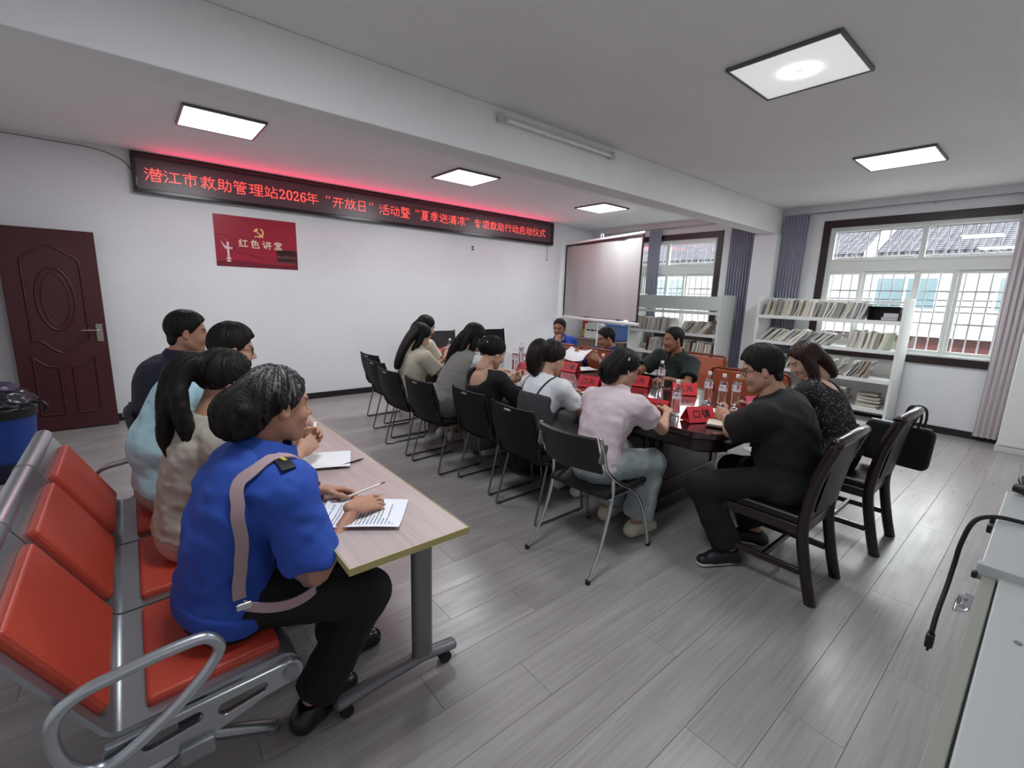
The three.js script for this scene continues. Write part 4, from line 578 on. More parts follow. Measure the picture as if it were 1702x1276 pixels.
nameCard([3.1, TT, -2.62], q + 0.2, '口关', RED, 'folded red name card behind the pink polo woman\'s shoulder');
nameCard([3.58, TT, -3.3], q + 0.1, '口镇', RED, 'folded red name card beside the ponytailed woman\'s face, nearer one');
nameCard([3.66, TT, -3.66], q, '口镇', RED, 'folded red name card below the officer\'s elbow');
nameCard([3.12, TT, -3.5], q + 0.12, '机口镇', RED, 'folded red name card between the phone and the ponytail');
nameCard([3.56, TT, -1.38], q + 0.95, '', '#e0607a', 'folded pink name card at the table corner near the spotted blouse');
nameCard([2.98, TT, -5.0], q, '', RED, 'folded red name card farthest off behind the cream shirts');
// ---------- papers, notebooks, pens ----------
const printed = canvasTex(256, 360, (g, w, h) => { g.fillStyle = '#e6e8f0'; g.fillRect(0, 0, w, h); g.fillStyle = '#5b5d70'; for (let y = 40; y < 330; y += 15) { let x = 26 + (y % 45 ? 0 : 18); while (x < 216) { const n = 6 + rnd() * 16; g.fillRect(x, y, n, 5); x += n + 4; if (rnd() < 0.06) break; } } });
const blank = mat(0xe9eaee, 0.75), ruled = mat(0xffffff, 0.75, { map: printed });
function page(w, h, curl = 0.004) { return sheet((u, v) => [(u - 0.5) * w, curl * (u - 0.5) ** 2 * 8 + curl * 0.5 * Math.sin(v * 5), (0.5 - v) * h], 8, 8, 0.0006); }
solo('paper_sheet', page(0.21, 0.297), ruled, 'printed sheet under the writing hand of the woman in blue', 'paper', undefined, [0.57, 0.755, -1.49], 0.95);
solo('paper_sheet', page(0.21, 0.297), blank, 'white sheet under the hands of the beige T-shirt woman', 'paper', undefined, [0.6, 0.755, -2.1], 1.2);
solo('paper_sheet', page(0.21, 0.297), blank, 'white sheet lying before the spectacled man', 'paper', undefined, [3.76, TT + 0.006, -3.28], 1.3);
solo('paper_sheet', page(0.21, 0.297), blank, 'white sheet by the arms of the long-haired cream shirt woman', 'paper', undefined, [2.76, TT + 0.006, -4.06], 1.5);
solo('paper_sheet', page(0.21, 0.297), blank, 'white sheet beside the clasped hands of the man in black', 'paper', undefined, [3.1, TT + 0.006, -1.52], 0.5);
solo('paper_sheet', page(0.21, 0.297), blank, 'white sheet below the phone of the woman in the black dress', 'paper', undefined, [2.8, TT + 0.006, -2.95], 1.5);
{
  const nb = (pos, turn, cover, page1, label) => { const t = thing('notebook', label, 'notebook', pos, turn); part('cover', box(0.3, 0.006, 0.21, 0, 0.003, 0, 0.002), cover, t); for (const s of [-1, 1]) part('page_block', sheet((u, v) => [s * (0.002 + 0.142 * u), 0.012 + 0.008 * Math.sin(u * 3.1), (v - 0.5) * 0.2 * s], 8, 1, 0.006), page1, t); };
  nb([2.84, TT + 0.002, -2.3], 1.4, mat(0x9a9a44, 0.5), mat(0xe4e0c4, 0.7), 'open notebook with yellow-green cover before the ponytailed woman');
  nb([2.93, TT + 0.002, -1.31], 0.35, mat(0x6d5a4a, 0.5), mat(0xd9cfbf, 0.7), 'open notebook under the clasped hands of the man in black');
  nb([0.66, 0.752, -2.62], 1.3, mat(0x2a2c30, 0.5), blank, 'open notebook at the far end of the beige desk');
}
function pen(a, b, color, tip, label) { const A = arr(a), B = arr(b), t = thing('pen', label, 'pen', a), d = B.clone().sub(A); const L = (k) => d.clone().multiplyScalar(k); part('barrel', sweep([L(0.08), L(0.9)], 0.0045, 10), color, t); part('tip', sweep([L(0), L(0.08)], (k) => 0.0008 + 0.0037 * k, 10), tip, t); part('button', sweep([L(0.9), L(1)], 0.0032, 8), tip, t); }
pen([0.53, 0.76, -1.635], [0.71, 0.805, -1.6], mat(0xe8dcd6, 0.35), mat(0x8a2a2a, 0.4), 'pale pen in the hand of the woman in blue');
pen([0.64, 0.7565, -1.98], [0.79, 0.7565, -2.02], blackPlastic, blackPlastic, 'black pen lying on the beige desk top');

// ---------- people: smooth distance fields meshed by surface nets ----------
const smin = (a, b, k) => { const h = k - Math.abs(a - b); return h <= 0 ? (a < b ? a : b) : (a < b ? a : b) - h * h / (4 * k); };
function cap(a, b, ra, rb = ra, k = 0.03, fl = null, fs = 1) { a = arr(a); b = arr(b); const dx = b.x - a.x, dy = b.y - a.y, dz = b.z - a.z; let q = { t: 0, ax: a.x, ay: a.y, az: a.z, dx, dy, dz, ra, rr: rb - ra, k, f: null }; if (fl) { const f = arr(fl).clone().normalize(), w = dx * f.x + dy * f.y + dz * f.z, g = 1 / fs - 1; q.f = f; q.g = g; q.dx += f.x * w * g; q.dy += f.y * w * g; q.dz += f.z * w * g; } q.dd = q.dx * q.dx + q.dy * q.dy + q.dz * q.dz || 1e-9; return q; }
function ell(c, X, Y, Z, rx, ry, rz, k = 0.03) { c = arr(c); return { t: 1, cx: c.x, cy: c.y, cz: c.z, X, Y, Z, rx, ry, rz, k, m: Math.min(rx, ry, rz) }; }
function primD(q, x, y, z) {
  if (q.t === 0) {
    let px = x - q.ax, py = y - q.ay, pz = z - q.az; if (q.f) { const w = (px * q.f.x + py * q.f.y + pz * q.f.z) * q.g; px += q.f.x * w; py += q.f.y * w; pz += q.f.z * w; }
    let t = (px * q.dx + py * q.dy + pz * q.dz) / q.dd; t = t < 0 ? 0 : t > 1 ? 1 : t; px -= q.dx * t; py -= q.dy * t; pz -= q.dz * t; return Math.sqrt(px * px + py * py + pz * pz) - q.ra - q.rr * t;
  }
  const px = x - q.cx, py = y - q.cy, pz = z - q.cz, u = (px * q.X.x + py * q.X.y + pz * q.X.z) / q.rx, v = (px * q.Y.x + py * q.Y.y + pz * q.Y.z) / q.ry, w = (px * q.Z.x + py * q.Z.y + pz * q.Z.z) / q.rz;
  const k0 = Math.sqrt(u * u + v * v + w * w), k1 = Math.sqrt((u / q.rx) ** 2 + (v / q.ry) ** 2 + (w / q.rz) ** 2); return k1 < 1e-6 ? -q.m : k0 * (k0 - 1) / k1;
}
// field: u = union list, s = subtracted list, p = planes [n, d, k] keeping n.x <= d, g = [field, k] joined, disp = function
function fieldD(f, x, y, z, list) {
  let d = 1e3; const u = list || f.u; for (let i = 0; i < u.length; i++) { const q = u[i]; d = smin(d, primD(q, x, y, z), q.k); }
  if (f.g) for (const [h, k] of f.g) d = smin(d, fieldD(h, x, y, z), k);
  if (f.s) for (const q of f.s) d = -smin(-d, primD(q, x, y, z), q.k);
  if (f.p) for (const [n, c, k] of f.p) d = -smin(-d, c - (n.x * x + n.y * y + n.z * z), k);
  if (f.disp && d < 0.05 && d > -0.05) d += f.disp(x, y, z); return d;
}
function fieldBox(f, b = new THREE.Box3()) { const v = V(0, 0, 0); for (const q of f.u) { if (q.t === 0) { const r = Math.max(q.ra, q.ra + q.rr) + 0.01; let dx = q.dx, dy = q.dy, dz = q.dz; for (const e of [0, 1]) { v.set(q.ax + dx * e, q.ay + dy * e, q.az + dz * e); b.expandByPoint(v.clone().addScalar(r)); b.expandByPoint(v.clone().addScalar(-r)); } } else { const r = Math.max(q.rx, q.ry, q.rz) + 0.01; v.set(q.cx, q.cy, q.cz); b.expandByPoint(v.clone().addScalar(r)); b.expandByPoint(v.clone().addScalar(-r)); } } if (f.g) for (const [h] of f.g) fieldBox(h, b); return b; }
function netMesh(f, cell, bounds) {
  const b = bounds || fieldBox(f), x0 = b.min.x - cell * 2, y0 = b.min.y - cell * 2, z0 = b.min.z - cell * 2, nx = Math.ceil((b.max.x - x0) / cell) + 3, ny = Math.ceil((b.max.y - y0) / cell) + 3, nz = Math.ceil((b.max.z - z0) / cell) + 3;
  const G = new Float32Array(nx * ny * nz).fill(1), B = 6, R = B * cell * 0.87;
  for (let K = 0; K < nz; K += B) for (let J = 0; J < ny; J += B) for (let I = 0; I < nx; I += B) {
    const cx = x0 + (I + B / 2) * cell, cy = y0 + (J + B / 2) * cell, cz = z0 + (K + B / 2) * cell, dc = fieldD(f, cx, cy, cz), far = Math.abs(dc) > R * 1.9 + 0.02;
    let list = null; if (!far) { let mn = 1e3; const ds = f.u.map((q) => { const d = primD(q, cx, cy, cz); if (d < mn) mn = d; return d; }); list = f.u.filter((q, i) => ds[i] < mn + 2.6 * R + q.k * 1.2); }
    for (let k = K; k < Math.min(nz, K + B); k++) for (let j = J; j < Math.min(ny, J + B); j++) for (let i = I; i < Math.min(nx, I + B); i++) G[(k * ny + j) * nx + i] = far ? (dc > 0 ? 1 : -1) : fieldD(f, x0 + i * cell, y0 + j * cell, z0 + k * cell, list);
  }
  const id = new Int32Array(nx * ny * nz).fill(-1), pos = [], idx = [], sy = nx, sz = nx * ny, off = [0, 1, sy, sy + 1, sz, sz + 1, sz + sy, sz + sy + 1], ED = [[0, 1], [2, 3], [4, 5], [6, 7], [0, 2], [1, 3], [4, 6], [5, 7], [0, 4], [1, 5], [2, 6], [3, 7]];
  for (let k = 0; k < nz - 1; k++) for (let j = 0; j < ny - 1; j++) for (let i = 0; i < nx - 1; i++) {
    const o = (k * ny + j) * nx + i; let m = 0; for (let c = 0; c < 8; c++) if (G[o + off[c]] < 0) m |= 1 << c; if (m === 0 || m === 255) continue;
    let px = 0, py = 0, pz = 0, n = 0; for (const [a, e] of ED) { const A = (m >> a) & 1, E = (m >> e) & 1; if (A === E) continue; const va = G[o + off[a]], ve = G[o + off[e]], t = va / (va - ve); px += (a & 1) + ((e & 1) - (a & 1)) * t; py += ((a >> 1) & 1) + (((e >> 1) & 1) - ((a >> 1) & 1)) * t; pz += (a >> 2) + ((e >> 2) - (a >> 2)) * t; n++; }
    id[o] = pos.length / 3; pos.push(x0 + (i + px / n) * cell, y0 + (j + py / n) * cell, z0 + (k + pz / n) * cell);
  }
  const quad = (a, b2, c, d, fl) => { if (a < 0 || b2 < 0 || c < 0 || d < 0) return; fl ? idx.push(a, c, b2, b2, c, d) : idx.push(a, b2, c, b2, d, c); };
  for (let k = 1; k < nz - 1; k++) for (let j = 1; j < ny - 1; j++) for (let i = 1; i < nx - 1; i++) {
    const o = (k * ny + j) * nx + i, s = G[o] < 0;
    if (s !== G[o + 1] < 0) quad(id[o - sy - sz], id[o - sz], id[o - sy], id[o], !s);
    if (s !== G[o + sy] < 0) quad(id[o - 1 - sz], id[o - 1], id[o - sz], id[o], !s);
    if (s !== G[o + sz] < 0) quad(id[o - 1 - sy], id[o - sy], id[o - 1], id[o], !s);
  }
  const uv = new Float32Array(pos.length / 3 * 2); for (let i = 0; i < pos.length / 3; i++) { uv[2 * i] = pos[3 * i] * 0.75 + pos[3 * i + 2] * 0.75; uv[2 * i + 1] = pos[3 * i + 1]; }
  const g = new THREE.BufferGeometry(); g.setAttribute('position', new THREE.Float32BufferAttribute(pos, 3)); g.setAttribute('uv', new THREE.BufferAttribute(uv, 2)); g.setIndex(idx); g.computeVertexNormals(); return g;
}
function colorize(g, fn) { const p = g.attributes.position, c = new Float32Array(p.count * 3); for (let i = 0; i < p.count; i++) { const k = fn(p.getX(i), p.getY(i), p.getZ(i)); c[3 * i] = k[0]; c[3 * i + 1] = k[1]; c[3 * i + 2] = k[2]; } g.setAttribute('color', new THREE.BufferAttribute(c, 3)); return g; }
const lin = (hex) => { const c = new THREE.Color(hex); return [c.r, c.g, c.b]; };
const heading = (deg) => V(Math.cos(rad(deg)), 0, -Math.sin(rad(deg))), UP = V(0, 1, 0);
function ik(a, t, l1, l2, pole) {
  const d = t.clone().sub(a); let D = d.length(); const mx = (l1 + l2) * 0.995; if (D > mx) { const k = D / mx; l1 *= k; l2 *= k; } d.normalize();
  const x = (l1 * l1 - l2 * l2 + D * D) / (2 * D), h = Math.sqrt(Math.max(0, l1 * l1 - x * x)), p = pole.clone().addScaledVector(d, -pole.dot(d)).normalize(); return a.clone().addScaledVector(d, x).addScaledVector(p, h);
}
function ribbon(f, pts, w, th, n = 40, lift = 0) {       // strip laid on the surface of a field
  const P = smoothPath(pts, n), gr = (p) => { const e = 0.004; return V(fieldD(f, p.x + e, p.y, p.z) - fieldD(f, p.x - e, p.y, p.z), fieldD(f, p.x, p.y + e, p.z) - fieldD(f, p.x, p.y - e, p.z), fieldD(f, p.x, p.y, p.z + e) - fieldD(f, p.x, p.y, p.z - e)).normalize(); };
  const Q = P.map((p0) => { const p = p0.clone(); for (let i = 0; i < 6; i++) { const d = fieldD(f, p.x, p.y, p.z); p.addScaledVector(gr(p), -Math.max(-0.05, Math.min(0.05, d))); } return p; }), Nn = Q.map(gr);
  const S = Q.map((p, i) => { const t = Q[Math.min(n, i + 1)].clone().sub(Q[Math.max(0, i - 1)]).normalize(); return t.cross(Nn[i]).normalize(); });
  return sheet((u, v) => { const i = Math.round(u * n); return Q[i].clone().addScaledVector(S[i], (v - 0.5) * w).addScaledVector(Nn[i], th * 0.5 + lift); }, n, 1, th);
}
function handField(W, dir, pn, side, curl, spread = 1, thumbIn = 0.35, s = 1) {   // side = thumb side unit vector
  const f = { u: [] }, at = (a, b, c) => W.clone().addScaledVector(dir, a * s).addScaledVector(side, b * s).addScaledVector(pn, c * s);
  f.u.push(cap(at(-0.02, 0, 0), at(0.02, 0, 0), 0.026 * s, 0.029 * s, 0.02, pn, 0.75), cap(at(0.02, 0.008, 0), at(0.072, 0.014, 0.002), 0.028 * s, 0.024 * s, 0.02, pn, 0.5), cap(at(0.02, -0.01, 0), at(0.068, -0.018, 0.002), 0.028 * s, 0.022 * s, 0.02, pn, 0.5));
  const bx = [0.086, 0.09, 0.086, 0.077], bs = [0.029, 0.0095, -0.0105, -0.0285], ln = [0.068, 0.076, 0.07, 0.055];
  for (let i = 0; i < 4; i++) {
    const cu = Array.isArray(curl) ? curl[i] : curl * (1 + 0.1 * i); let p = at(bx[i] - 0.006, bs[i], 0.001), a = cu * 0.55; const sp = (1.5 - i) * 0.05 * spread;
    f.u.push(cap(at(0.05, bs[i] * 0.8, 0), p, 0.0105 * s, 0.0098 * s, 0.008));
    [0.45, 0.31, 0.24].forEach((k, j) => { const d = dir.clone().multiplyScalar(Math.cos(a)).addScaledVector(pn, Math.sin(a)).addScaledVector(side, sp).normalize(), e = p.clone().addScaledVector(d, ln[i] * k * s); const r = [0.0092, 0.0082, 0.0074, 0.0062]; f.u.push(cap(p, e, r[j] * s, r[j + 1] * s, 0.004)); p = e; a += cu * (j ? 0.7 : 1); });
  }
  let p = at(0.022, 0.024, 0.006); for (const [a, b, c, l, r0, r1] of [[0.55, 0.75, thumbIn, 0.042, 0.0135, 0.011], [0.85, 0.35 - thumbIn * 0.5, thumbIn, 0.032, 0.011, 0.0095], [0.95, 0.05 - thumbIn * 0.7, thumbIn * 0.9, 0.026, 0.0095, 0.007]]) { const d = dir.clone().multiplyScalar(a).addScaledVector(side, b).addScaledVector(pn, c).normalize(), e = p.clone().addScaledVector(d, l * s); f.u.push(cap(p, e, r0 * s, r1 * s, 0.007)); p = e; }
  return f;
}
const strands = tex(512, 64, (u, v) => 255 * (0.6 * pnoise(u, v, 220, 3, 61) + 0.4 * pnoise(u, v, 70, 4, 62)), false, 1, 4);
function person(c) {
  const pos = V(c.hip[0], 0, c.hip[2]), loc = (a) => arr(a).clone().sub(pos), s = c.s ?? 1, fem = c.fem, cell = c.cell ?? 0.012, hc = c.hcell ?? 0.0043;
  const o = thing('person', c.label, 'person', [pos.x, 0, pos.z], 0);
  const F = heading(c.face), Lv = UP.clone().cross(F), P = loc(c.hip), H = loc(c.head), HF0 = heading(c.look ?? c.face), nod = rad(c.nod ?? 0), tilt = rad(c.tilt ?? 0);
  const hl0 = UP.clone().cross(HF0), hf = HF0.clone().multiplyScalar(Math.cos(nod)).addScaledVector(UP, -Math.sin(nod)), hu0 = hf.clone().cross(hl0), hu = hu0.clone().multiplyScalar(Math.cos(tilt)).addScaledVector(hl0, Math.sin(tilt)), hl = hu.clone().cross(hf);
  const hs = (c.hs ?? 1) * s, N = H.clone().addScaledVector(UP, -0.165 * hs).addScaledVector(hf, -0.04).addScaledVector(F, -0.015); if (c.neckShift) N.add(arr(c.neckShift));
  const S = N.clone().sub(P), sl = S.length(); S.normalize(); const Lt = Lv.clone().addScaledVector(S, -Lv.dot(S)).normalize().applyAxisAngle(S, rad(c.twist ?? 0)), Ft = Lt.clone().cross(S).normalize(), Lp = Lv.clone(), Fp = Lv.clone().cross(S).normalize();
  const sp = (t, b = 0) => P.clone().addScaledVector(S, sl * t).addScaledVector(Fp, -b - (c.bow ?? 0.03) * 4 * t * (1 - t)), w = (fem ? 0.92 : 1.03) * (c.wide ?? 1) * s, dp = (c.deep ?? 1) * s;
  const waist = sp(0.36), chest = sp(0.7), shW = (c.sh ?? (fem ? 0.163 : 0.188)) * s, shd = { L: sp(0.9).addScaledVector(Lt, shW).addScaledVector(Ft, c.shF ?? 0.02), R: sp(0.9).addScaledVector(Lt, -shW).addScaledVector(Ft, c.shF ?? 0.02) };
  // limbs
  const el = {}, wr = {}, kn = {}, an = {}, toe = {}, hip = {};
  for (const k of ['L', 'R']) {
    const sg = k === 'L' ? 1 : -1; wr[k] = loc(c.hands[k]); const pole = c.elbow?.[k] ? arr(c.elbow[k]).clone() : V(0, -0.8, 0).addScaledVector(Lt, 0.6 * sg).addScaledVector(F, -0.35); el[k] = ik(shd[k], wr[k], 0.285 * s, 0.245 * s, pole);
    hip[k] = P.clone().addScaledVector(Lp, 0.085 * sg * w); const ft = c.feet?.[k] ?? [c.hip[0] + F.x * 0.42 + Lv.x * 0.1 * sg, c.hip[2] + F.z * 0.42 + Lv.z * 0.1 * sg]; an[k] = V(ft[0] - pos.x, (ft[2] ?? 0) + 0.085, ft[1] - pos.z); kn[k] = ik(hip[k], an[k], 0.43 * s, 0.42 * s, F.clone().addScaledVector(UP, 0.9).addScaledVector(Lv, sg * (c.knees ?? 0.1)));
    const td = c.toes?.[k] != null ? heading(c.toes[k]) : F.clone().addScaledVector(Lv, 0.12 * sg).normalize(); toe[k] = an[k].clone().addScaledVector(td, 0.15 * s).setY(an[k].y - 0.055);
  }
  const torso = (i) => [ell(P.clone().addScaledVector(S, 0.0), Lp, S, Fp, 0.168 * w + i, 0.13 + i, 0.125 * dp + i, 0.05), ell(waist, Lt, S, Fp, 0.138 * w + i, 0.16 + i, 0.103 * dp + i, 0.06), ell(chest, Lt, S, Ft, 0.158 * w + i, 0.17 * s + i, 0.11 * dp + i, 0.06), cap(shd.L, shd.R, 0.048 * s + i, 0.048 * s + i, 0.05), cap(sp(0.9), sp(0.99), 0.06 * s + i, 0.05 * s + i, 0.05), ...(fem ? [ell(sp(0.66).addScaledVector(Ft, 0.075).addScaledVector(Lt, 0.065), Lt, S, Ft, 0.06 + i, 0.06 + i, 0.05 + i, 0.04), ell(sp(0.66).addScaledVector(Ft, 0.075).addScaledVector(Lt, -0.065), Lt, S, Ft, 0.06 + i, 0.06 + i, 0.05 + i, 0.04)] : []), ...(c.belly ? [ell(sp(0.3).addScaledVector(Fp, 0.05), Lt, S, Fp, 0.14 + i, 0.14 + i, 0.1 + c.belly + i, 0.06)] : [])];
  const aw = (fem ? 0.88 : 1) * s * (c.arm ?? 1), lw = (fem ? 0.95 : 1) * s;
  // skin: one continuous mesh of body, head and hands
  const skin = lin(c.skin ?? 0xb98d76), hd = (a, b, d) => H.clone().addScaledVector(hl, a * hs).addScaledVector(hu, b * hs).addScaledVector(hf, d * hs);
  const body = { u: torso(-0.012) };
  body.u.push(cap(sp(0.96), hd(0, -0.05, -0.02), 0.054 * s, 0.05 * s, 0.03));
  for (const k of ['L', 'R']) { body.u.push(cap(shd[k], el[k], 0.046 * aw, 0.037 * aw, 0.03), cap(el[k], wr[k], 0.037 * aw, 0.0245 * aw, 0.015), cap(hip[k], kn[k], 0.085 * lw, 0.056 * lw, 0.04), cap(kn[k], an[k], 0.053 * lw, 0.034 * lw, 0.02), cap(an[k], toe[k], 0.03 * s, 0.022 * s, 0.02)); const md = el[k].clone().lerp(wr[k], 0.3); body.u.push(cap(el[k].clone().lerp(wr[k], 0.1), md, 0.038 * aw, 0.038 * aw, 0.02)); }
  const geos = [colorize(netMesh(body, 0.016), () => skin)];
  const e = (a, b, d, rx, ry, rz, k = 0.02) => ell(hd(a, b, d), hl, hu, hf, rx * hs, ry * hs, rz * hs, k);
  const head = { u: [e(0, 0.035, -0.012, 0.074, 0.083, 0.094), e(0, -0.028, 0.028, 0.06, 0.078, 0.062, 0.03), cap(hd(0.05, -0.045, -0.005), hd(0.012, -0.093, 0.056), 0.02 * hs, 0.02 * hs, 0.03), cap(hd(-0.05, -0.045, -0.005), hd(-0.012, -0.093, 0.056), 0.02 * hs, 0.02 * hs, 0.03), cap(hd(-0.008, -0.093, 0.06), hd(0.008, -0.093, 0.06), 0.02 * hs, 0.02 * hs, 0.02), e(0.034, -0.03, 0.06, 0.024, 0.026, 0.022, 0.02), e(-0.034, -0.03, 0.06, 0.024, 0.026, 0.022, 0.02), cap(hd(-0.03, 0.024, 0.074), hd(0.03, 0.024, 0.074), 0.012 * hs, 0.012 * hs, 0.018),
    cap(hd(0, 0.012, 0.084), hd(0, -0.026, 0.103), 0.0075 * hs, 0.0115 * hs, 0.012), e(0.011, -0.03, 0.092, 0.009, 0.008, 0.011, 0.007), e(-0.011, -0.03, 0.092, 0.009, 0.008, 0.011, 0.007), cap(hd(-0.015, -0.055, 0.081), hd(0.015, -0.055, 0.081), 0.0075 * hs, 0.0075 * hs, 0.006), cap(hd(-0.013, -0.066, 0.08), hd(0.013, -0.066, 0.08), 0.0085 * hs, 0.0085 * hs, 0.006), cap(hd(0, -0.05, -0.025), hd(0, -0.14, -0.05), 0.05 * hs, 0.052 * hs, 0.03),
    ...[-1, 1].map((q) => ell(hd(q * 0.078, -0.003, -0.008), hl.clone().addScaledVector(hf, -0.45 * q).normalize(), hu, hf.clone().addScaledVector(hl, 0.45 * q).normalize(), 0.008 * hs, 0.031 * hs, 0.019 * hs, 0.008))],
    s: [e(0.031, 0.007, 0.098, 0.017, 0.012, 0.02, 0.012), e(-0.031, 0.007, 0.098, 0.017, 0.012, 0.02, 0.012), ...[-1, 1].map((q) => e(q * 0.088, 0.0, -0.002, 0.006, 0.016, 0.009, 0.006))] };
  head.g = [[{ u: [e(0.031, 0.006, 0.0735, 0.0125, 0.0115, 0.0125, 0.003), e(-0.031, 0.006, 0.0735, 0.0125, 0.0115, 0.0125, 0.003)] }, 0.004]];
  const hairC = lin(c.hairColor ?? 0x14110f);
  geos.push(colorize(netMesh(head, hc), (x, y, z) => {
    const v = V(x, y, z).sub(H), a = Math.abs(v.dot(hl)) / hs, b = v.dot(hu) / hs, d = v.dot(hf) / hs; if (d > 0.06) { const er = Math.hypot(a - 0.031, (b - 0.006) * 1.4); if (er < 0.0125 && d > 0.07) return Math.hypot(a - 0.031, b - 0.006) < 0.0062 ? [0.02, 0.013, 0.01] : er < 0.0105 ? [0.5, 0.47, 0.44] : skin.map((q) => q * 0.55); if (b > 0.023 && b < 0.034 && a > 0.012 && a < 0.048) return hairC.map((q, i) => q * 0.7 + skin[i] * 0.25); if (a < 0.023 && b > -0.074 && b < -0.049) return [skin[0] * 0.8, skin[1] * 0.5, skin[2] * 0.5]; } return skin; }));
  for (const k of ['L', 'R']) {
    const hp = c.hp?.[k] ?? {}, fd = wr[k].clone().sub(el[k]).normalize(); let dir = hp.dir ? arr(hp.dir).clone().normalize() : fd.clone().multiplyScalar(0.7).addScaledVector(F, 0.3).setY(fd.y * 0.3).normalize(); let pn = arr(hp.palm ?? [0, -1, 0]).clone(); pn.addScaledVector(dir, -pn.dot(dir)).normalize(); const side = pn.clone().negate().cross(dir).multiplyScalar(k === 'R' ? 1 : -1).normalize();
    geos.push(colorize(netMesh(handField(wr[k], dir, pn, side, hp.curl ?? 0.35, hp.spread ?? 1, hp.thumb ?? 0.3, s * (fem ? 0.93 : 1.02)), c.hand ?? 0.0036), () => skin)); o.userData['_' + k] = null; delete o.userData['_' + k];
  }
  const sm = mat(0xffffff, 0.55, { vertexColors: true }); const bodyMesh = part('body', mergeGeometries(geos), sm, o);
  // hair
  if (c.hair) {
    const vo = c.hair.vol ?? 0, sh = c.hair.short, hr = { u: sh ? [e(0, 0.037, -0.014, 0.0785 + vo * 0.3, 0.0865 + vo * 0.3, 0.0985 + vo * 0.3, 0.02), e(0, 0.05 + vo, -0.002, 0.066 + vo * 0.5, 0.075 + vo * 0.6, 0.088 + vo * 0.5, 0.03)] : [e(0, 0.042, -0.017, 0.083 + vo, 0.087 + vo, 0.099 + vo * 0.6, 0.02)], s: [], p: [] }, a0 = c.hair.line ?? -0.022, sl2 = c.hair.slope ?? 0.55, nn = hu.clone().negate().addScaledVector(hf, sl2), n0 = nn.dot(H) - a0 * hs;
    const fe = e(0, -0.022 + (c.hair.brow ?? 0), 0.094, sh ? 0.1 : 0.09, 0.089, 0.074, 0.01); hr.s.push(fe); hr.p.push([nn, n0, 0.01]);
    const tp = c.hair.taper ?? 0.012; hr.disp = (x, y, z) => { const nz = 0.005 * noise3(x * 60, y * 60, z * 60), q = Math.max((nn.x * x + nn.y * y + nn.z * z - n0 + nz) / 0.045, (nz * 1.3 - primD(fe, x, y, z)) / 0.028); return q < -1 ? 0 : tp * Math.min(1.4, q + 1) ** 2; };
    const cl = { u: [], s: hr.s }; const out = { u: [], g: [[hr, 0.02]] };
    for (const l of c.hair.locks ?? []) { const q = smoothPath(l.p.map((a) => (l.world ? loc(a) : hd(...a))), l.n ?? 10); for (let i = 0; i < q.length - 1; i++) { const t = i / (q.length - 1), r = (z) => (l.r[0] + (l.r[1] - l.r[0]) * z + (l.r[2] ?? 0) * Math.sin(z * Math.PI)) * hs; out.u.push(cap(q[i], q[i + 1], r(t), r(t + 1 / (q.length - 1)), l.k ?? 0.02, l.flat ? hf.clone().multiplyScalar(l.fd?.[1] ?? 1).addScaledVector(hl, l.fd?.[0] ?? 0) : null, l.flat ?? 1)); } }
    if (c.hair.curls) for (let i = 0; i < c.hair.curls; i++) { const a = i * 2.4, t = i / c.hair.curls; out.u.push(e(0.07 * Math.sin(a) * (1 - 0.3 * t), 0.01 - 0.085 * t, -0.118 - 0.04 * Math.cos(a) * (1 - t * 0.4), 0.021, 0.023, 0.021, 0.005)); }
    if (sh) out.u.push(e(0, -0.04, -0.062, 0.05, 0.042, 0.034, 0.02));
    if (c.hair.bun) out.u.push(e(...c.hair.bun, 0.02));
    const am = c.hair.rough ?? 0.003; out.disp = (x, y, z) => { const v = V(x, y, z).sub(H), a = Math.atan2(v.dot(hl), -v.dot(hf)) * 9, b = v.dot(hu) * 12; return am * (noise3(a * 2.2, b, 3) + 0.6 * noise3(a * 5, b * 1.4, 7)); };
    const hg = netMesh(out, c.hair.cell ?? Math.max(0.0042, hc), fieldBox(out)); const grey = c.hair.grey; colorize(hg, (x, y, z) => { const v = V(x, y, z).sub(H), a = Math.atan2(v.dot(hl), -v.dot(hf)) * 9, n = noise3(a * 6, v.dot(hu) * 25, 1) * 0.5 + 0.5; const k = grey ? Math.max(0, n - 0.42) * grey * Math.max(0, Math.min(1, (v.dot(hu) / hs) * 14 + v.dot(hf) / hs * 8)) : 0; return hairC.map((q) => q * (0.75 + 0.5 * n) + k * 0.32); });
    { const q = hg.attributes.position, u = hg.attributes.uv; for (let i = 0; i < q.count; i++) { const v = V(q.getX(i), q.getY(i), q.getZ(i)).sub(H); u.setXY(i, Math.atan2(v.dot(hl), v.dot(hf) + 0.02) / 6.2832, v.dot(hu)); } }
    part('hair', hg, mat(0xffffff, c.hair.gloss ?? 0.55, { physical: true, specularIntensity: 0.4, vertexColors: true, bumpMap: strands, bumpScale: 0.003 }), o, c.hair.label);
    if (c.hair.tie) { const q = c.hair.tie; part('hair_tie', sweep(smoothPath([0, 1, 2, 3, 4, 5].map((i) => hd(...q.at).addScaledVector(hl, Math.cos(i * 1.047) * q.r).addScaledVector(hu, Math.sin(i * 1.047) * q.r)), 24, true), 0.005, 8, { closed: true }), mat(q.color ?? 0x222226, 0.5), o); }
    if (c.hair.clip) for (const [a, b] of c.hair.clip) part('hair_clip', sweep([hd(...a), hd(...b)], 0.0035, 8), mat(0xe8dcd2, 0.3), o);
  }
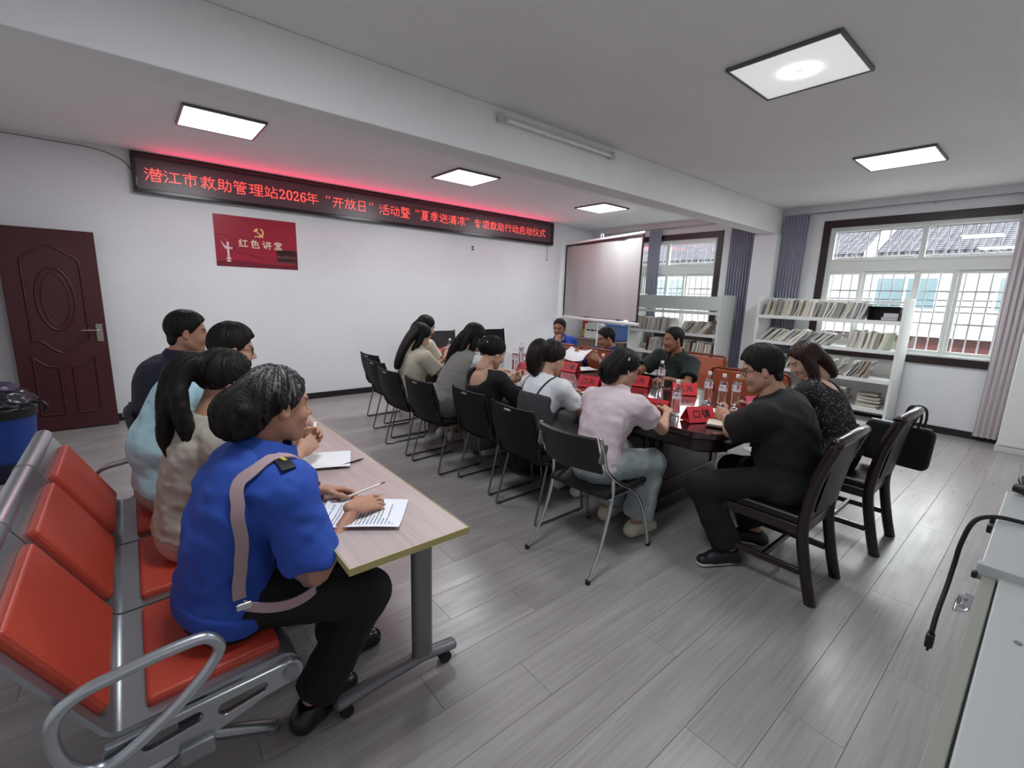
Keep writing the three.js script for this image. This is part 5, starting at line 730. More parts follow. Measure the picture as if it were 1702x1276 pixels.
  if (c.glasses) { const gm = mat(0x15161a, 0.3), gl = part('glasses', [...[-1, 1].map((q) => sweep(smoothPath([[0.055, 0.014], [0.05, -0.012], [0.03, -0.018], [0.012, -0.01], [0.01, 0.012], [0.03, 0.02]].map(([a, b]) => hd(q * a, b + 0.004, 0.096 - a * 0.28)), 24, true), 0.0017, 6, { closed: true })), sweep([hd(-0.01, 0.012, 0.094), hd(0.01, 0.012, 0.094)], 0.0017, 6), ...[-1, 1].map((q) => sweep([hd(q * 0.057, 0.016, 0.08), hd(q * 0.08, 0.014, 0.0), hd(q * 0.08, -0.004, -0.025)], 0.0018, 6))], gm, o); }
  // clothes
  const wrk = (am, fr) => (x, y, z) => am * (noise3(x * fr, y * fr * 1.5 + x * 9, z * fr) + 0.6 * noise3(x * fr * 2.1 + 5, y * fr * 2.6, z * fr * 2.1)) - am * 0.2;
  const build = (name, f, m, cl = cell, label) => part(name, netMesh(f, cl, f.box), m, o, label), fields = {};
  const armPt = (k, t) => (t <= 1 ? shd[k].clone().lerp(el[k], t) : el[k].clone().lerp(wr[k], t - 1));
  const sleeve = (k, t, r0, r1) => { const g = []; if (t <= 1) { const e2 = armPt(k, t + 0.12); g.push(cap(shd[k], e2, r0, r1, 0.02)); } else { g.push(cap(shd[k], el[k], r0, r1, 0.02), cap(el[k], armPt(k, t + 0.1), r1, r1 * 0.85, 0.02)); } const dir = (t <= 1 ? el[k].clone().sub(shd[k]) : wr[k].clone().sub(el[k])).normalize(), at = armPt(k, t); return { u: g, p: [[dir, dir.dot(at), 0.006]] }; };
  const planeBelow = (pt, n, k = 0.008) => [n.clone().negate(), -n.dot(pt), k];
  if (c.shirt) {
    const q = c.shirt, i = q.loose ?? 0.014, f = { u: torso(i), s: [], p: [], g: [] };
    if (q.flare) f.u.push(cap(sp(0.3), sp(-0.1), 0.14 * w + i, 0.16 * w + q.flare, 0.05, Fp, 0.78));
    for (const k of ['L', 'R']) f.g.push([sleeve(k, q.sleeve ?? 0.62, (0.052 + (q.puff ?? 0)) * aw + i, (q.cuff ?? 0.052) * aw + i), 0.035]);
    f.s.push(cap(sp(0.985).addScaledVector(Ft, q.neckF ?? 0.02), hd(0, 0.05, 0), q.neck ?? 0.064, q.neckTop ?? 0.12, 0.01)); if (q.back) f.s.push(e2back(q.back));
    f.p.push(planeBelow(sp(q.hem ?? -0.12), S)); f.disp = wrk(q.wr ?? 0.004, q.wf ?? 16); fields.shirt = f;
    function e2back([t, off, r, ry]) { return ell(sp(t).addScaledVector(Ft, off), Lt, S, Ft, r, ry, 0.09, 0.012); }
    const m = q.mat ?? mat(q.color, 0.8, { bumpMap: weave, bumpScale: 0.0006 }); const sh = build(q.name ?? 'shirt', f, m, cell, q.label);
    if (q.collar) part('collar', sheet((u, v) => { const a = u * Math.PI * 2 * 0.9 + Math.PI * 0.1, cs = Math.sin(a), sn = Math.cos(a), front = Math.max(0, sn); return sp(0.985).addScaledVector(Lt, cs * (0.052 + i + 0.03 * v) * (c.collarR ?? 1)).addScaledVector(Ft, sn * (0.05 + i + 0.032 * v) * (c.collarR ?? 1) + 0.012).addScaledVector(S, 0.062 + i * 0.8 - 0.05 * v - 0.03 * front * v - 0.022 * front); }, 40, 4, 0.006), m, sh);
    if (q.hemBand) part('hem_band', netMesh({ u: torso(i + 0.004), p: [planeBelow(sp(q.hem), S), [S.clone(), S.dot(sp(q.hem + q.hemBand)), 0.006]] }, cell), m, sh);
  }
  if (c.vest) {
    const q = c.vest, i = q.loose ?? 0.026, f = { u: torso(i), s: [], p: [] }; if (q.flare) f.u.push(cap(sp(0.3), sp(-0.15), 0.15 * w + i, 0.17 * w + q.flare, 0.05, Fp, 0.8));
    for (const k of ['L', 'R']) { const sg = k === 'L' ? 1 : -1; f.s.push(cap(shd[k].clone().addScaledVector(Lt, sg * 0.03).addScaledVector(S, 0.06), shd[k].clone().addScaledVector(Lt, sg * 0.06).addScaledVector(S, -0.12), q.hole ?? 0.07, q.hole ?? 0.075, 0.015)); }
    f.s.push(cap(sp(0.97).addScaledVector(Ft, 0.03), hd(0, 0.05, 0), q.neck ?? 0.08, 0.14, 0.012)); if (q.top) f.p.push([S.clone(), S.dot(sp(q.top)), 0.01]); f.p.push(planeBelow(sp(q.hem ?? -0.1), S)); f.disp = wrk(0.004, 16); fields.vest = f;
    const vm = q.mat ?? mat(q.color, 0.85, { bumpMap: weave, bumpScale: 0.001 }); build(q.name ?? 'vest', f, vm, cell, q.label);
    if (q.straps) for (const sg of [-1, 1]) part('strap', ribbon(fields.shirt, [sp(q.top - 0.05).addScaledVector(Lt, sg * 0.085).addScaledVector(Ft, -0.14), sp(0.98).addScaledVector(Lt, sg * 0.1).addScaledVector(Ft, -0.05), sp(0.98).addScaledVector(Lt, sg * 0.1).addScaledVector(Ft, 0.08), sp(q.top - 0.05).addScaledVector(Lt, sg * 0.08).addScaledVector(Ft, 0.16)], q.straps, 0.005), vm, o);
  }
  if (c.pants) {
    const q = c.pants, i = q.loose ?? 0.014, j = Math.min(i, (c.shirt?.loose ?? 0.014) - 0.008), f = { u: [], g: [[{ u: [ell(P.clone(), Lp, S, Fp, 0.168 * w + j, 0.13 + j, 0.125 * dp + j, 0.05)], p: [[S.clone(), S.dot(sp(q.top ?? Math.max(0.06, (c.shirt?.hem ?? 0) + 0.12))), 0.01]] }, 0.03]], p: [] }, len = q.len ?? 0.93;
    for (const k of ['L', 'R']) { const g = { u: [cap(hip[k].clone().addScaledVector(F, 0.03), kn[k], 0.078 * lw + i, 0.062 * lw + i, 0.03)], p: [] }; if (len > 0.5) { const t = (len - 0.5) * 2, end = kn[k].clone().lerp(an[k], t); g.u.push(cap(kn[k], kn[k].clone().lerp(an[k], Math.min(1.1, t + 0.15)), 0.062 * lw + i, (q.cuff ?? 0.05) * lw + i, 0.03)); const dr = an[k].clone().sub(kn[k]).normalize(); g.p.push([dr, dr.dot(end), 0.006]); } else { const end = hip[k].clone().lerp(kn[k], len * 2), dr = kn[k].clone().sub(hip[k]).normalize(); g.p.push([dr, dr.dot(end), 0.006]); } f.g.push([g, q.skirt ? 0.12 : 0.04]); }
    if (q.skirt) { const km = kn.L.clone().lerp(kn.R, 0.5), am = an.L.clone().lerp(an.R, 0.5); f.u.push(cap(P.clone().addScaledVector(F, 0.1), km, 0.12 + i, 0.12 + i, 0.08)); if (len > 0.6) f.u.push(cap(km, km.clone().lerp(am, (len - 0.5) * 2), 0.12 + i, 0.14 + i, 0.08)); f.p.push([V(0, -1, 0), -(q.floor ?? 0.04), 0.01]); }
    f.disp = wrk(q.wr ?? 0.004, 14); build(q.name ?? 'trousers', f, q.mat ?? mat(q.color, 0.85, { bumpMap: weave, bumpScale: 0.0006 }), cell, q.label);
  }
  if (c.shoes) for (const k of ['L', 'R']) {
    const q = c.shoes, fd = toe[k].clone().sub(an[k]).setY(0).normalize(), heel = an[k].clone().addScaledVector(fd, -0.035).setY(an[k].y - 0.04), tip = an[k].clone().addScaledVector(fd, 0.165 * s).setY(an[k].y - 0.05), fl = an[k].y - 0.085;
    const f = { u: [cap(heel, tip, 0.044 * s, 0.036 * s, 0.03, UP, 0.95), cap(an[k].clone().setY(an[k].y - 0.005), heel, 0.042 * s, 0.04 * s, 0.03), cap(an[k].clone().setY(an[k].y - 0.01), an[k].clone().lerp(tip, 0.6).setY(an[k].y - 0.03), 0.04 * s, 0.036 * s, 0.03)], p: [[V(0, -1, 0), -(fl + 0.012), 0.006], [V(0, 1, 0), an[k].y + (q.high ?? 0.015), 0.006]] };
    const shoe = build('shoe', f, mat(q.color, q.rough ?? 0.5), 0.0065, q.label); const so = { u: [cap(heel, tip, 0.047 * s, 0.04 * s, 0.02)], p: [[V(0, 1, 0), fl + (q.sole ?? 0.02), 0.004], [V(0, -1, 0), -(fl + 0.001), 0.003]] }; part('sole', netMesh(so, 0.0065), mat(q.soleColor ?? 0x161616, 0.7), shoe);
  }
  return { o, loc, fields, sp, Lt, Ft, S, shd, el, wr, hd, N, P, kn, an, hf, hl, hu };
}

// ---------- the people ----------
const black = mat(0x0b0b0d, 0.85, { bumpMap: weave, bumpScale: 0.0006 });
const maleHair = (o = {}) => ({ label: 'short black hair', short: true, vol: 0.004, rough: 0.0025, ...o });
// woman in the blue uniform shirt
{
  const p = person({ label: 'woman in bright blue uniform shirt writing at the beige desk', hip: [0.165, 0.555, -1.62], head: [0.345, 1.16, -1.6], shF: 0.06, face: 0, look: 8, nod: 6, fem: true, s: 1, cell: 0.0085, hcell: 0.0032, hand: 0.003, bow: 0.035, wide: 1.08, skin: 0xb08068, hairColor: 0x1a1716,
    hands: { L: [0.5, 0.79, -1.7], R: [0.545, 0.795, -1.485] }, hp: { L: { dir: [0.95, -0.1, 0.25], curl: 0.5, palm: [0, -0.9, 0.4] }, R: { dir: [0.9, -0.1, -0.2], curl: 0.32, spread: 2, thumb: 0.3, palm: [0, -0.95, -0.35] } }, elbow: { R: [-0.4, -0.9, 0.45], L: [-0.3, -0.9, -0.6] }, feet: { L: [0.53, -1.74], R: [0.37, -1.5] }, toes: { R: 22, L: -2 },
    hair: { label: 'dark wavy hair streaked with grey, gathered low', vol: 0.006, rough: 0.006, grey: 1.5, gloss: 0.6, curls: 26, taper: 0.009, cell: 0.004, locks: [{ p: [[0.0, 0.02, -0.08], [0, -0.015, -0.115], [0, -0.045, -0.12]], r: [0.05, 0.042, 0.012], k: 0.03 }, { p: [[0.05, 0.0, -0.07], [0.045, -0.035, -0.09], [0.02, -0.06, -0.1]], r: [0.03, 0.02] }, { p: [[-0.05, 0.0, -0.07], [-0.045, -0.035, -0.09], [-0.02, -0.06, -0.1]], r: [0.03, 0.02] }] },
    shirt: { name: 'uniform_shirt', color: 0x2148a4, sleeve: 0.86, cuff: 0.07, puff: 0.012, loose: 0.026, hem: -0.1, hemBand: 0.13, neck: 0.07, collar: true, wr: 0.008, wf: 13 }, pants: { color: 0x08080b, loose: 0.02, len: 0.96, cuff: 0.06 }, shoes: { color: 0x0c0b0c, rough: 0.3, sole: 0.022 } });
  const f = { ...p.fields.shirt, disp: null }, strapM = mat(0xb3989c, 0.7, { bumpMap: weave, bumpScale: 0.001 }), Rt = (t, a, b) => p.sp(t).addScaledVector(p.Lt, a).addScaledVector(p.Ft, b);
  const pos = p.o.position, W = (v) => [v.x + pos.x, v.y, v.z + pos.z];
  const bag = thing('shoulder_bag', 'dusty pink shoulder bag with a wide strap on the woman in blue', 'bag', [pos.x, 0, pos.z]);
  part('strap', ribbon(f, [Rt(0.3, -0.2, 0.14), Rt(0.5, -0.17, 0.17), Rt(0.8, -0.13, 0.15), Rt(0.98, -0.11, 0.08), Rt(0.93, -0.13, -0.06), Rt(0.8, -0.2, -0.07), Rt(0.6, -0.2, -0.02), Rt(0.35, -0.24, 0.0), Rt(0.2, -0.24, 0.01)].map((v) => v), 0.035, 0.005, 60, 0.008), strapM, bag);
  part('lower_strap', sheet((u, v) => { const a = Rt(0.2, -0.225, 0.01), b = Rt(0.1, -0.23, 0.13), c2 = Rt(0.22, -0.2, 0.22); const q = a.multiplyScalar((1 - u) * (1 - u)).addScaledVector(b, 2 * u * (1 - u)).addScaledVector(c2, u * u); return q.add(V(0, (v - 0.5) * 0.032, 0.01)); }, 16, 1, 0.005), strapM, bag); part('buckle', box(0.04, 0.02, 0.012, 0, 0, 0, 0.004).translate(...Rt(0.2, -0.235, 0.01).toArray()), chrome, bag);
  { const g = new THREE.SphereGeometry(1, 24, 16); const q = g.attributes.position; for (let i = 0; i < q.count; i++) { const n = 1 + 0.12 * noise3(q.getX(i) * 4, q.getY(i) * 4, q.getZ(i) * 4); q.setXYZ(i, q.getX(i) * n * 0.055, q.getY(i) * n * 0.075, q.getZ(i) * n * 0.1); } g.computeVertexNormals(); const c = Rt(0.28, -0.1, 0.225); part('pouch', put(flat(g), c.x, c.y, c.z), strapM, bag); }
  const ep = (sg) => part('epaulette', ribbon(f, [p.shd[sg].clone().addScaledVector(p.Lt, sg === 'L' ? 0.03 : -0.03).addScaledVector(UP, 0.06), p.shd[sg].clone().lerp(p.N, 0.35).addScaledVector(UP, 0.07), p.shd[sg].clone().lerp(p.N, 0.55).addScaledVector(UP, 0.07)], 0.04, 0.006, 16), mat(0x10131f, 0.6), p.o, 'dark shoulder board'); const e1 = ep('R'); ep('L');
  part('shoulder_bar', ribbon(f, [p.shd.R.clone().addScaledVector(UP, 0.07), p.shd.R.clone().lerp(p.N, 0.2).addScaledVector(UP, 0.075)], 0.012, 0.004, 8, 0.007), mat(0xc9b04a, 0.4), e1);
  const cb = Rt(1.0, -0.075, 0.06); part('collar_badge', [cyl(0.011, 0.011, 0.004, 0, 0, 0, 16, [1.2, 0, 0.2]).translate(cb.x + 0.012, cb.y + 0.005, cb.z + 0.006)], mat(0xd2bd3c, 0.4, { metalness: 0.4 }), p.o);
  const wl = p.el.L.clone().lerp(p.wr.L, 0.9), wd = p.wr.L.clone().sub(p.el.L).normalize(), ws = V(0, 1, 0).cross(wd).normalize(), wu = wd.clone().cross(ws);
  const wt = thing('wrist_watch', 'black banded wrist watch on the woman in blue', 'watch', W(wl)); part('band', sweep(smoothPath([0, 1, 2, 3, 4, 5, 6, 7].map((i) => V(0, 0, 0).addScaledVector(ws, Math.cos(i * 0.785) * 0.031).addScaledVector(wu, Math.sin(i * 0.785) * 0.03)), 32, true), 0.011, 8, { closed: true, up: wd, flat: 0.35 }), blackPlastic, wt); part('dial', cyl(0.016, 0.016, 0.009, 0, 0.034, 0, 20), mat(0x1c1d20, 0.2), wt);
}
// woman in the beige T-shirt
person({ label: 'woman in beige T-shirt with a long black ponytail on the bench', hip: [0.12, 0.555, -2.17], head: [0.285, 1.155, -2.15], face: 0, look: 5, nod: 10, fem: true, cell: 0.0095, hcell: 0.0036, bow: 0.03, skin: 0xbd9078, hands: { L: [0.55, 0.85, -2.17], R: [0.53, 0.84, -2.05] }, hp: { R: { dir: [0.8, 0.3, -0.5], palm: [0, -0.3, -1], curl: 0.9 }, L: { dir: [0.8, 0.4, 0.3], palm: [0, -0.3, 1], curl: 0.9 } },
  hair: { label: 'black hair in a high ponytail', vol: 0.008, rough: 0.004, locks: [{ p: [[0, 0.06, -0.09], [0, 0.065, -0.13], [0, 0.02, -0.17], [0, -0.1, -0.185], [0, -0.22, -0.185], [0, -0.32, -0.16]], r: [0.028, 0.01, 0.02], n: 16 }, { p: [[0.02, 0.04, -0.15], [0.05, -0.06, -0.17], [0.06, -0.2, -0.14], [0.05, -0.34, -0.1]], r: [0.02, 0.006, 0.01], n: 12 }, { p: [[-0.02, 0.04, -0.15], [-0.05, -0.06, -0.17], [-0.07, -0.22, -0.12], [-0.06, -0.33, -0.08]], r: [0.022, 0.006, 0.012], n: 12 }], cell: 0.0045 },
  shirt: { name: 't_shirt', color: 0xa79f93, sleeve: 0.55, cuff: 0.06, puff: 0.004, loose: 0.012, hem: -0.02, neck: 0.072, wr: 0.007, wf: 20 }, pants: { name: 'trousers', color: 0xc9a6a2, loose: 0.018, len: 0.95 }, shoes: { color: 0xd8d4d0, soleColor: 0xe8e6e2 } });
// man in the pale blue shirt
person({ label: 'man in pale blue T-shirt and glasses behind the beige T-shirt woman', hip: [0.09, 0.555, -2.74], head: [0.395, 1.215, -2.72], face: 0, look: 0, nod: 8, cell: 0.011, bow: 0.13, wide: 1.1, deep: 1.15, skin: 0xb58a74, glasses: true, hair: maleHair({ vol: 0.014, rough: 0.004 }), hands: { L: [0.62, 0.8, -2.83], R: [0.62, 0.8, -2.62] }, shirt: { name: 't_shirt', color: 0xa9cdd8, sleeve: 0.6, cuff: 0.065, loose: 0.02, hem: -0.08, wr: 0.005 }, pants: { color: 0xb9a79f, loose: 0.022, len: 0.55, label: 'pale beige shorts' }, shoes: { color: 0x24252a } });
// man in navy
person({ label: 'heavy-set man in dark navy polo sitting nearest the brown door', hip: [0.16, 0.56, -3.4], head: [0.265, 1.25, -3.4], face: 0, look: -4, nod: 4, hs: 1.04, wide: 1.1, deep: 1.15, bow: 0.09, skin: 0xa97a64, hair: maleHair({ vol: 0.006 }), hands: { L: [0.5, 0.7, -3.5], R: [0.5, 0.7, -3.28] }, shirt: { name: 'polo_shirt', color: 0x11142a, sleeve: 0.65, cuff: 0.062, loose: 0.022, hem: -0.12, collar: true, wr: 0.004 }, pants: { color: 0x101116, loose: 0.02 }, shoes: { color: 0x101012 } });
// row along the table
const tableWoman = (o) => person({ face: 0, fem: true, cell: 0.012, hcell: 0.0044, hand: 0.0044, skin: 0xbf957e, ...o });
const longHair = (len, extra = []) => ({ label: 'long straight black hair', vol: 0.009, rough: 0.004, cell: 0.0055, locks: [{ p: [[0, 0.03, -0.075], [0, -0.08, -0.105], [0, -len * 0.7, -0.11], [0, -len, -0.09]], r: [0.075, 0.055], n: 12, flat: 0.5 }, { p: [[0.06, 0.0, -0.02], [0.07, -0.1, -0.03], [0.06, -len * 0.75, -0.05]], r: [0.03, 0.02], n: 8 }, { p: [[-0.06, 0.0, -0.02], [-0.07, -0.1, -0.03], [-0.06, -len * 0.75, -0.05]], r: [0.03, 0.02], n: 8 }, ...extra] });
tableWoman({ label: 'woman in cream short-sleeved shirt with waist-long black hair', hip: [2.1, 0.555, -4.05], head: [2.2, 1.105, -4.05], look: -2, nod: 28, hands: { L: [2.5, 0.87, -4.06], R: [2.47, 0.86, -3.93] }, hp: { R: { dir: [0.7, 0.6, -0.4], palm: [0.2, 0, -1], curl: 0.8 }, L: { dir: [0.8, 0.4, 0.3], palm: [0, 0, 1], curl: 0.8 } }, hair: longHair(0.34), shirt: { color: 0xc4bba9, sleeve: 0.62, cuff: 0.068, puff: 0.008, loose: 0.02, hem: -0.12, collar: true }, pants: { name: 'trousers', color: 0xb5ab98, loose: 0.02 }, shoes: { color: 0xd8d5cf, soleColor: 0xe4e2de } });
tableWoman({ label: 'woman in cream shirt with tied black hair, farthest along the table', hip: [2.3, 0.56, -4.6], head: [2.58, 1.15, -4.62], look: -6, nod: 20, hands: { L: [2.84, 0.83, -4.74], R: [2.82, 0.84, -4.58] }, hp: { R: { dir: [0.9, 0.2, -0.3], palm: [0, 0, -1], curl: 0.6 }, L: { dir: [0.9, 0.2, 0.2], palm: [0, 0, 1], curl: 0.6 } }, hair: { label: 'tied black hair', vol: 0.008, locks: [{ p: [[0, 0.02, -0.09], [0, -0.05, -0.13], [0, -0.14, -0.12]], r: [0.04, 0.025] }] }, shirt: { color: 0xc8bfae, sleeve: 0.62, cuff: 0.066, puff: 0.006, loose: 0.02, hem: -0.12, collar: true }, pants: { color: 0x3a3a40, loose: 0.02 }, shoes: { color: 0x222226 } });
tableWoman({ label: 'woman in grey knit vest over white T-shirt with long straight hair', hip: [2.13, 0.555, -3.48], head: [2.44, 1.14, -3.46], look: -10, nod: 16, hands: { L: [2.8, 0.79, -3.56], R: [2.78, 0.79, -3.32] }, hair: longHair(0.33, [{ p: [[0, 0.0, -0.1], [0.02, -0.15, -0.17], [0.03, -0.32, -0.19]], r: [0.05, 0.02], n: 10 }]), shirt: { name: 't_shirt', color: 0xd8d8da, sleeve: 0.5, cuff: 0.06, loose: 0.014, hem: -0.08 }, vest: { name: 'knit_vest', color: 0x85827e, loose: 0.026, hem: -0.02, neck: 0.085 }, pants: { name: 'denim_skirt', color: 0x5d6064, loose: 0.03, skirt: true, len: 0.9, label: 'grey denim skirt' }, shoes: { color: 0xd5d2cc, soleColor: 0xe6e4e0 } });
const dressed = tableWoman({ label: 'woman in wide-necked black dress with hair pinned up, holding a phone', hip: [2.18, 0.555, -2.88], head: [2.225, 1.075, -2.9], look: -6, nod: 20, bow: 0.04, neckShift: [-0.015, -0.01, 0], hands: { L: [2.5, 0.83, -2.95], R: [2.47, 0.83, -2.78] }, hp: { R: { dir: [0.5, 0.8, -0.2], palm: [0.3, 0.2, -0.9], curl: 0.9 }, L: { dir: [0.8, 0.4, 0.3], palm: [0, 0, 1], curl: 0.7 } }, hair: { label: 'black hair pinned into a loose bun', vol: 0.01, rough: 0.006, bun: [0, 0.035, -0.105, 0.062, 0.058, 0.045], clip: [[[-0.03, 0.075, -0.125], [-0.055, 0.06, -0.11]]] }, shirt: { name: 'dress_top', mat: black, sleeve: 0.95, cuff: 0.06, loose: 0.018, hem: -0.15, neck: 0.1, back: [1.03, -0.1, 0.125, 0.1] }, pants: { name: 'dress_skirt', mat: black, loose: 0.03, skirt: true, len: 0.97 }, shoes: { color: 0x141416 } });
tableWoman({ label: 'woman with brown ponytail in white T-shirt under a grey pinafore', hip: [2.18, 0.555, -2.33], head: [2.345, 1.09, -2.35], look: -2, nod: 16, hairColor: 0x1e1512, hands: { L: [2.66, 0.79, -2.5], R: [2.66, 0.79, -2.26] }, hp: { R: { dir: [0.9, -0.1, -0.35], curl: 0.35 } }, hair: { label: 'dark brown hair in a ponytail', vol: 0.01, rough: 0.004, locks: [{ p: [[0, 0.05, -0.1], [0, 0.05, -0.145], [0, -0.04, -0.165], [0, -0.13, -0.13]], r: [0.035, 0.028, 0.028], n: 14 }], tie: { at: [0, 0.055, -0.122], r: 0.03, color: 0xd9d2cf } }, shirt: { name: 't_shirt', color: 0xdcdde2, sleeve: 0.62, cuff: 0.066, puff: 0.006, loose: 0.014, hem: -0.05, neck: 0.07 }, vest: { name: 'pinafore', color: 0x3b383c, loose: 0.024, hem: -0.15, top: 0.72, hole: 0.095, straps: 0.012 }, pants: { name: 'pinafore_skirt', color: 0x3b383c, loose: 0.03, skirt: true, len: 0.8, floor: 0.15 }, shoes: { color: 0xdadad8, soleColor: 0xe6e6e4 } });
person({ label: 'woman in pale pink polo shirt and light jeans at the near table side', hip: [2.11, 0.555, -1.69], head: [2.32, 1.105, -1.7], face: 0, look: -10, nod: 14, fem: true, cell: 0.0095, hcell: 0.0036, hand: 0.0036, bow: 0.03, skin: 0xbb8f78, hands: { L: [2.74, 0.8, -1.78], R: [2.7, 0.81, -1.6] }, hp: { R: { dir: [0.85, 0.1, -0.45], curl: 0.75, palm: [0, -0.8, -0.5] }, L: { dir: [0.8, 0, 0.4], curl: 0.7 } }, feet: { L: [2.48, -1.86], R: [2.44, -1.6] }, glasses: true,
  hair: { label: 'black hair pinned at the back with a clip', vol: 0.009, rough: 0.004, locks: [{ p: [[0, 0.03, -0.085], [0, -0.02, -0.115], [0, -0.06, -0.1]], r: [0.046, 0.034, 0.01], k: 0.03 }], clip: [[[-0.088, 0.0, -0.045], [-0.082, -0.022, -0.025]], [[-0.06, 0.1, -0.03], [-0.085, 0.06, -0.06]]] }, shirt: { name: 'polo_shirt', color: 0xd2c1c8, sleeve: 0.55, cuff: 0.064, puff: 0.004, loose: 0.018, hem: -0.1, collar: true, wr: 0.006 }, pants: { name: 'jeans', color: 0x97a2a3, loose: 0.03, len: 0.94, cuff: 0.075, wr: 0.006 }, shoes: { color: 0xd3d0b8, soleColor: 0xdedbc8, sole: 0.03 } });
// window side
person({ label: 'officer in blue uniform shirt resting his chin on his hand', hip: [4.42, 0.56, -4.14], head: [4.3, 1.135, -4.2], face: 180, look: 205, nod: 12, cell: 0.0125, hcell: 0.0044, hand: 0.0044, skin: 0x9a6c56, hands: { L: [4.14, 0.97, -4.06], R: [3.95, 0.8, -4.35] }, hp: { L: { dir: [0.35, 0.85, -0.35], palm: [0.7, 0, -0.6], curl: 0.7 } }, elbow: { L: [-0.2, -1, 0.4] }, hair: maleHair({ vol: -0.002, brow: 0.012 }), shirt: { name: 'uniform_shirt', color: 0x1d3f9c, sleeve: 0.75, cuff: 0.064, loose: 0.022, hem: -0.08, collar: true }, pants: { color: 0x0c0c12 }, shoes: { color: 0x0d0d0e } });
const reader = person({ label: 'spectacled man in blue uniform shirt and dark vest reading a sheet', hip: [4.42, 0.56, -3.43], head: [4.32, 1.07, -3.44], face: 180, look: 146, nod: 14, cell: 0.0125, hcell: 0.0044, hand: 0.0044, skin: 0xa67862, glasses: true, hands: { L: [4.02, 0.86, -3.3], R: [4.0, 0.87, -3.62] }, hp: { R: { dir: [-0.6, 0.4, 0.3], palm: [0, 0, 1], curl: 0.8 }, L: { dir: [-0.6, 0.4, -0.3], palm: [0, 0, -1], curl: 0.8 } }, hair: maleHair({ vol: 0.006 }), shirt: { name: 'uniform_shirt', color: 0x23347f, sleeve: 0.75, cuff: 0.064, loose: 0.02, hem: -0.08, collar: true }, vest: { name: 'dark_vest', color: 0x121218, loose: 0.03, hem: -0.05, neck: 0.09 }, pants: { color: 0x0c0c12 }, shoes: { color: 0x0d0d0e } });
person({ label: 'man in dark green polo shirt turning his head across the table', hip: [4.42, 0.56, -2.58], head: [4.3, 1.135, -2.56], face: 180, look: 152, nod: 4, wide: 1.12, belly: 0.03, cell: 0.0125, hcell: 0.0044, hand: 0.0044, skin: 0x94664f, hs: 1.04, hands: { L: [3.92, 0.795, -2.35], R: [3.9, 0.795, -2.78] }, hp: { L: { dir: [-0.6, 0, -0.7], curl: 0.5 }, R: { dir: [-0.6, 0, 0.5], curl: 0.5 } }, hair: maleHair({ vol: 0.002, brow: 0.01 }), shirt: { name: 'polo_shirt', color: 0x12211d, sleeve: 0.7, cuff: 0.064, loose: 0.024, hem: -0.1, collar: true }, pants: { color: 0x101014 }, shoes: { color: 0x0d0d0e } });
person({ label: 'man in black T-shirt and glasses in the wooden chair at the table end', hip: [2.82, 0.55, -0.86], head: [2.735, 1.165, -1.06], face: 96, look: 118, nod: 16, hs: 1.05, wide: 1.14, deep: 1.12, belly: 0.03, bow: 0.06, cell: 0.0095, hcell: 0.0036, hand: 0.0036, skin: 0xb08570, glasses: true, hands: { L: [2.9, 0.815, -1.3], R: [3.02, 0.81, -1.24] }, hp: { L: { dir: [0.35, 0.1, -0.9], palm: [0.9, -0.3, 0], curl: 0.95, thumb: 0.15 }, R: { dir: [-0.35, 0, -0.9], palm: [-0.8, -0.5, 0], curl: 0.9 } }, elbow: { L: [-0.9, -0.7, 0.2], R: [0.9, -0.7, 0.3] }, feet: { L: [2.62, -1.06], R: [2.98, -1.06] }, toes: { L: 150, R: 120 }, knees: 0.35,
  hair: maleHair({ vol: 0.014, rough: 0.004 }), shirt: { name: 't_shirt', mat: mat(0x101112, 0.85, { bumpMap: weave, bumpScale: 0.0006 }), sleeve: 0.72, cuff: 0.072, puff: 0.008, loose: 0.026, hem: -0.14, wr: 0.007, wf: 11, neck: 0.07 }, pants: { mat: black, loose: 0.024, len: 0.96, cuff: 0.06 }, shoes: { color: 0x12151c, soleColor: 0xd6d6d6, sole: 0.028 } });
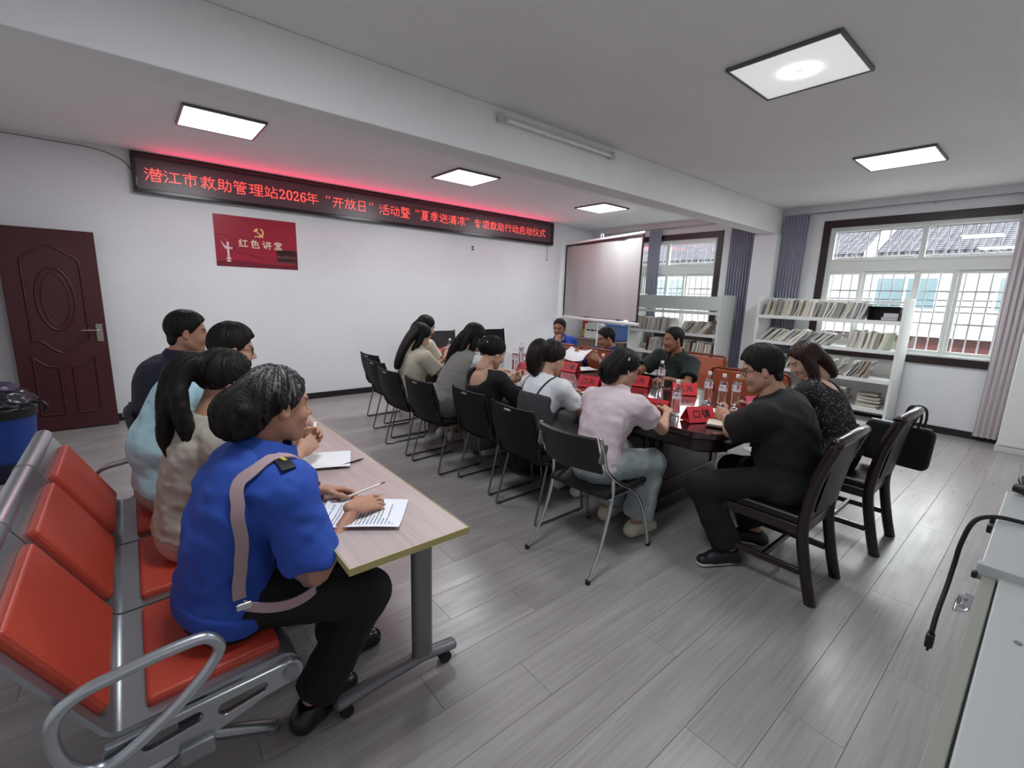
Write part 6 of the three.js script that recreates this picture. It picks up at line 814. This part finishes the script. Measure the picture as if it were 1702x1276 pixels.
{
  const spots = tex(512, 512, (u, v) => { const n = 40, i = Math.floor(u * n), j = Math.floor(v * n), x = u * n - i, y = v * n - j, a = h3(i, j, 5), r = 0.1 + 0.2 * h3(i, j, 6), d = Math.hypot((x - 0.3 - 0.4 * h3(i, j, 7)) * 1.3, y - 0.3 - 0.4 * h3(i, j, 8)); return a > 0.55 && d < r ? [186, 180, 172] : [15, 14, 16]; }, true, 1.8, 1.8);
  person({ label: 'woman in black speckled blouse with open back looking down', hip: [3.64, 0.55, -0.86], head: [3.6, 1.155, -1.12], face: 98, look: 130, nod: 32, fem: true, wide: 1.12, bow: 0.05, cell: 0.0105, hcell: 0.004, skin: 0xc09a86, hairColor: 0x2a1d18, hands: { L: [3.5, 0.8, -1.38], R: [3.72, 0.8, -1.36] }, feet: { L: [3.5, -1.2], R: [3.75, -1.2] },
    hair: { label: 'brown straight shoulder-length hair', vol: 0.01, rough: 0.003, gloss: 0.35, cell: 0.0048, locks: [{ p: [[0, 0.03, -0.06], [0, -0.06, -0.1], [0, -0.14, -0.11]], r: [0.08, 0.06], flat: 0.6, n: 8 }, { p: [[0.06, 0.02, 0.0], [0.078, -0.06, 0.01], [0.075, -0.15, 0.03]], r: [0.035, 0.025] }, { p: [[-0.06, 0.02, 0.0], [-0.078, -0.06, 0.01], [-0.075, -0.15, 0.03]], r: [0.035, 0.025] }] },
    shirt: { name: 'blouse', mat: mat(0xffffff, 0.75, { map: spots }), sleeve: 0.8, cuff: 0.062, loose: 0.018, hem: -0.1, neck: 0.085, back: [0.98, -0.12, 0.115, 0.14] }, pants: { mat: black, loose: 0.02 }, shoes: { color: 0x141416 } });
}
// ---------- things in hands ----------
function phone(pos, rot, label) { const t = thing('mobile_phone', label, 'phone', pos); t.rotation.set(...rot, 'YXZ'); part('case', put(extrude(rrect(0.075, 0.155, 0.01), 0.009, 0.002), 0, 0, -0.0045), mat(0x131417, 0.4), t); part('screen', put(extrude(rrect(0.069, 0.148, 0.008), 0.0008), 0, 0, 0.0044), mat(0x07080a, 0.08), t); }
phone([2.56, 0.9, -2.84], [-0.7, -1.6, 0.35], 'black phone held up by the woman in the black dress');
phone([2.58, 0.9, -4.0], [-0.9, -1.6, 0], 'dark phone held by the long-haired cream shirt woman');
solo('paper_sheet', page(0.297, 0.21, 0.02).rotateX(0.6), blank, 'white sheet held up by the spectacled man', 'paper', undefined, [3.88, 0.89, -3.48], -1.45);

solo('paper_fan', sheet((u, v) => { const a = u * Math.PI * 2, r = 0.11 * v + 0.002; return [Math.cos(a) * r, 0.01 * Math.sin(a * 2) * v, Math.sin(a) * r]; }, 28, 4, 0.002), mat(0xe6e6ea, 0.7), 'round white paper fan on the lap of the man in black', 'fan', undefined, [2.92, 0.645, -1.06], 0.3);

renderer.render(scene, camera);
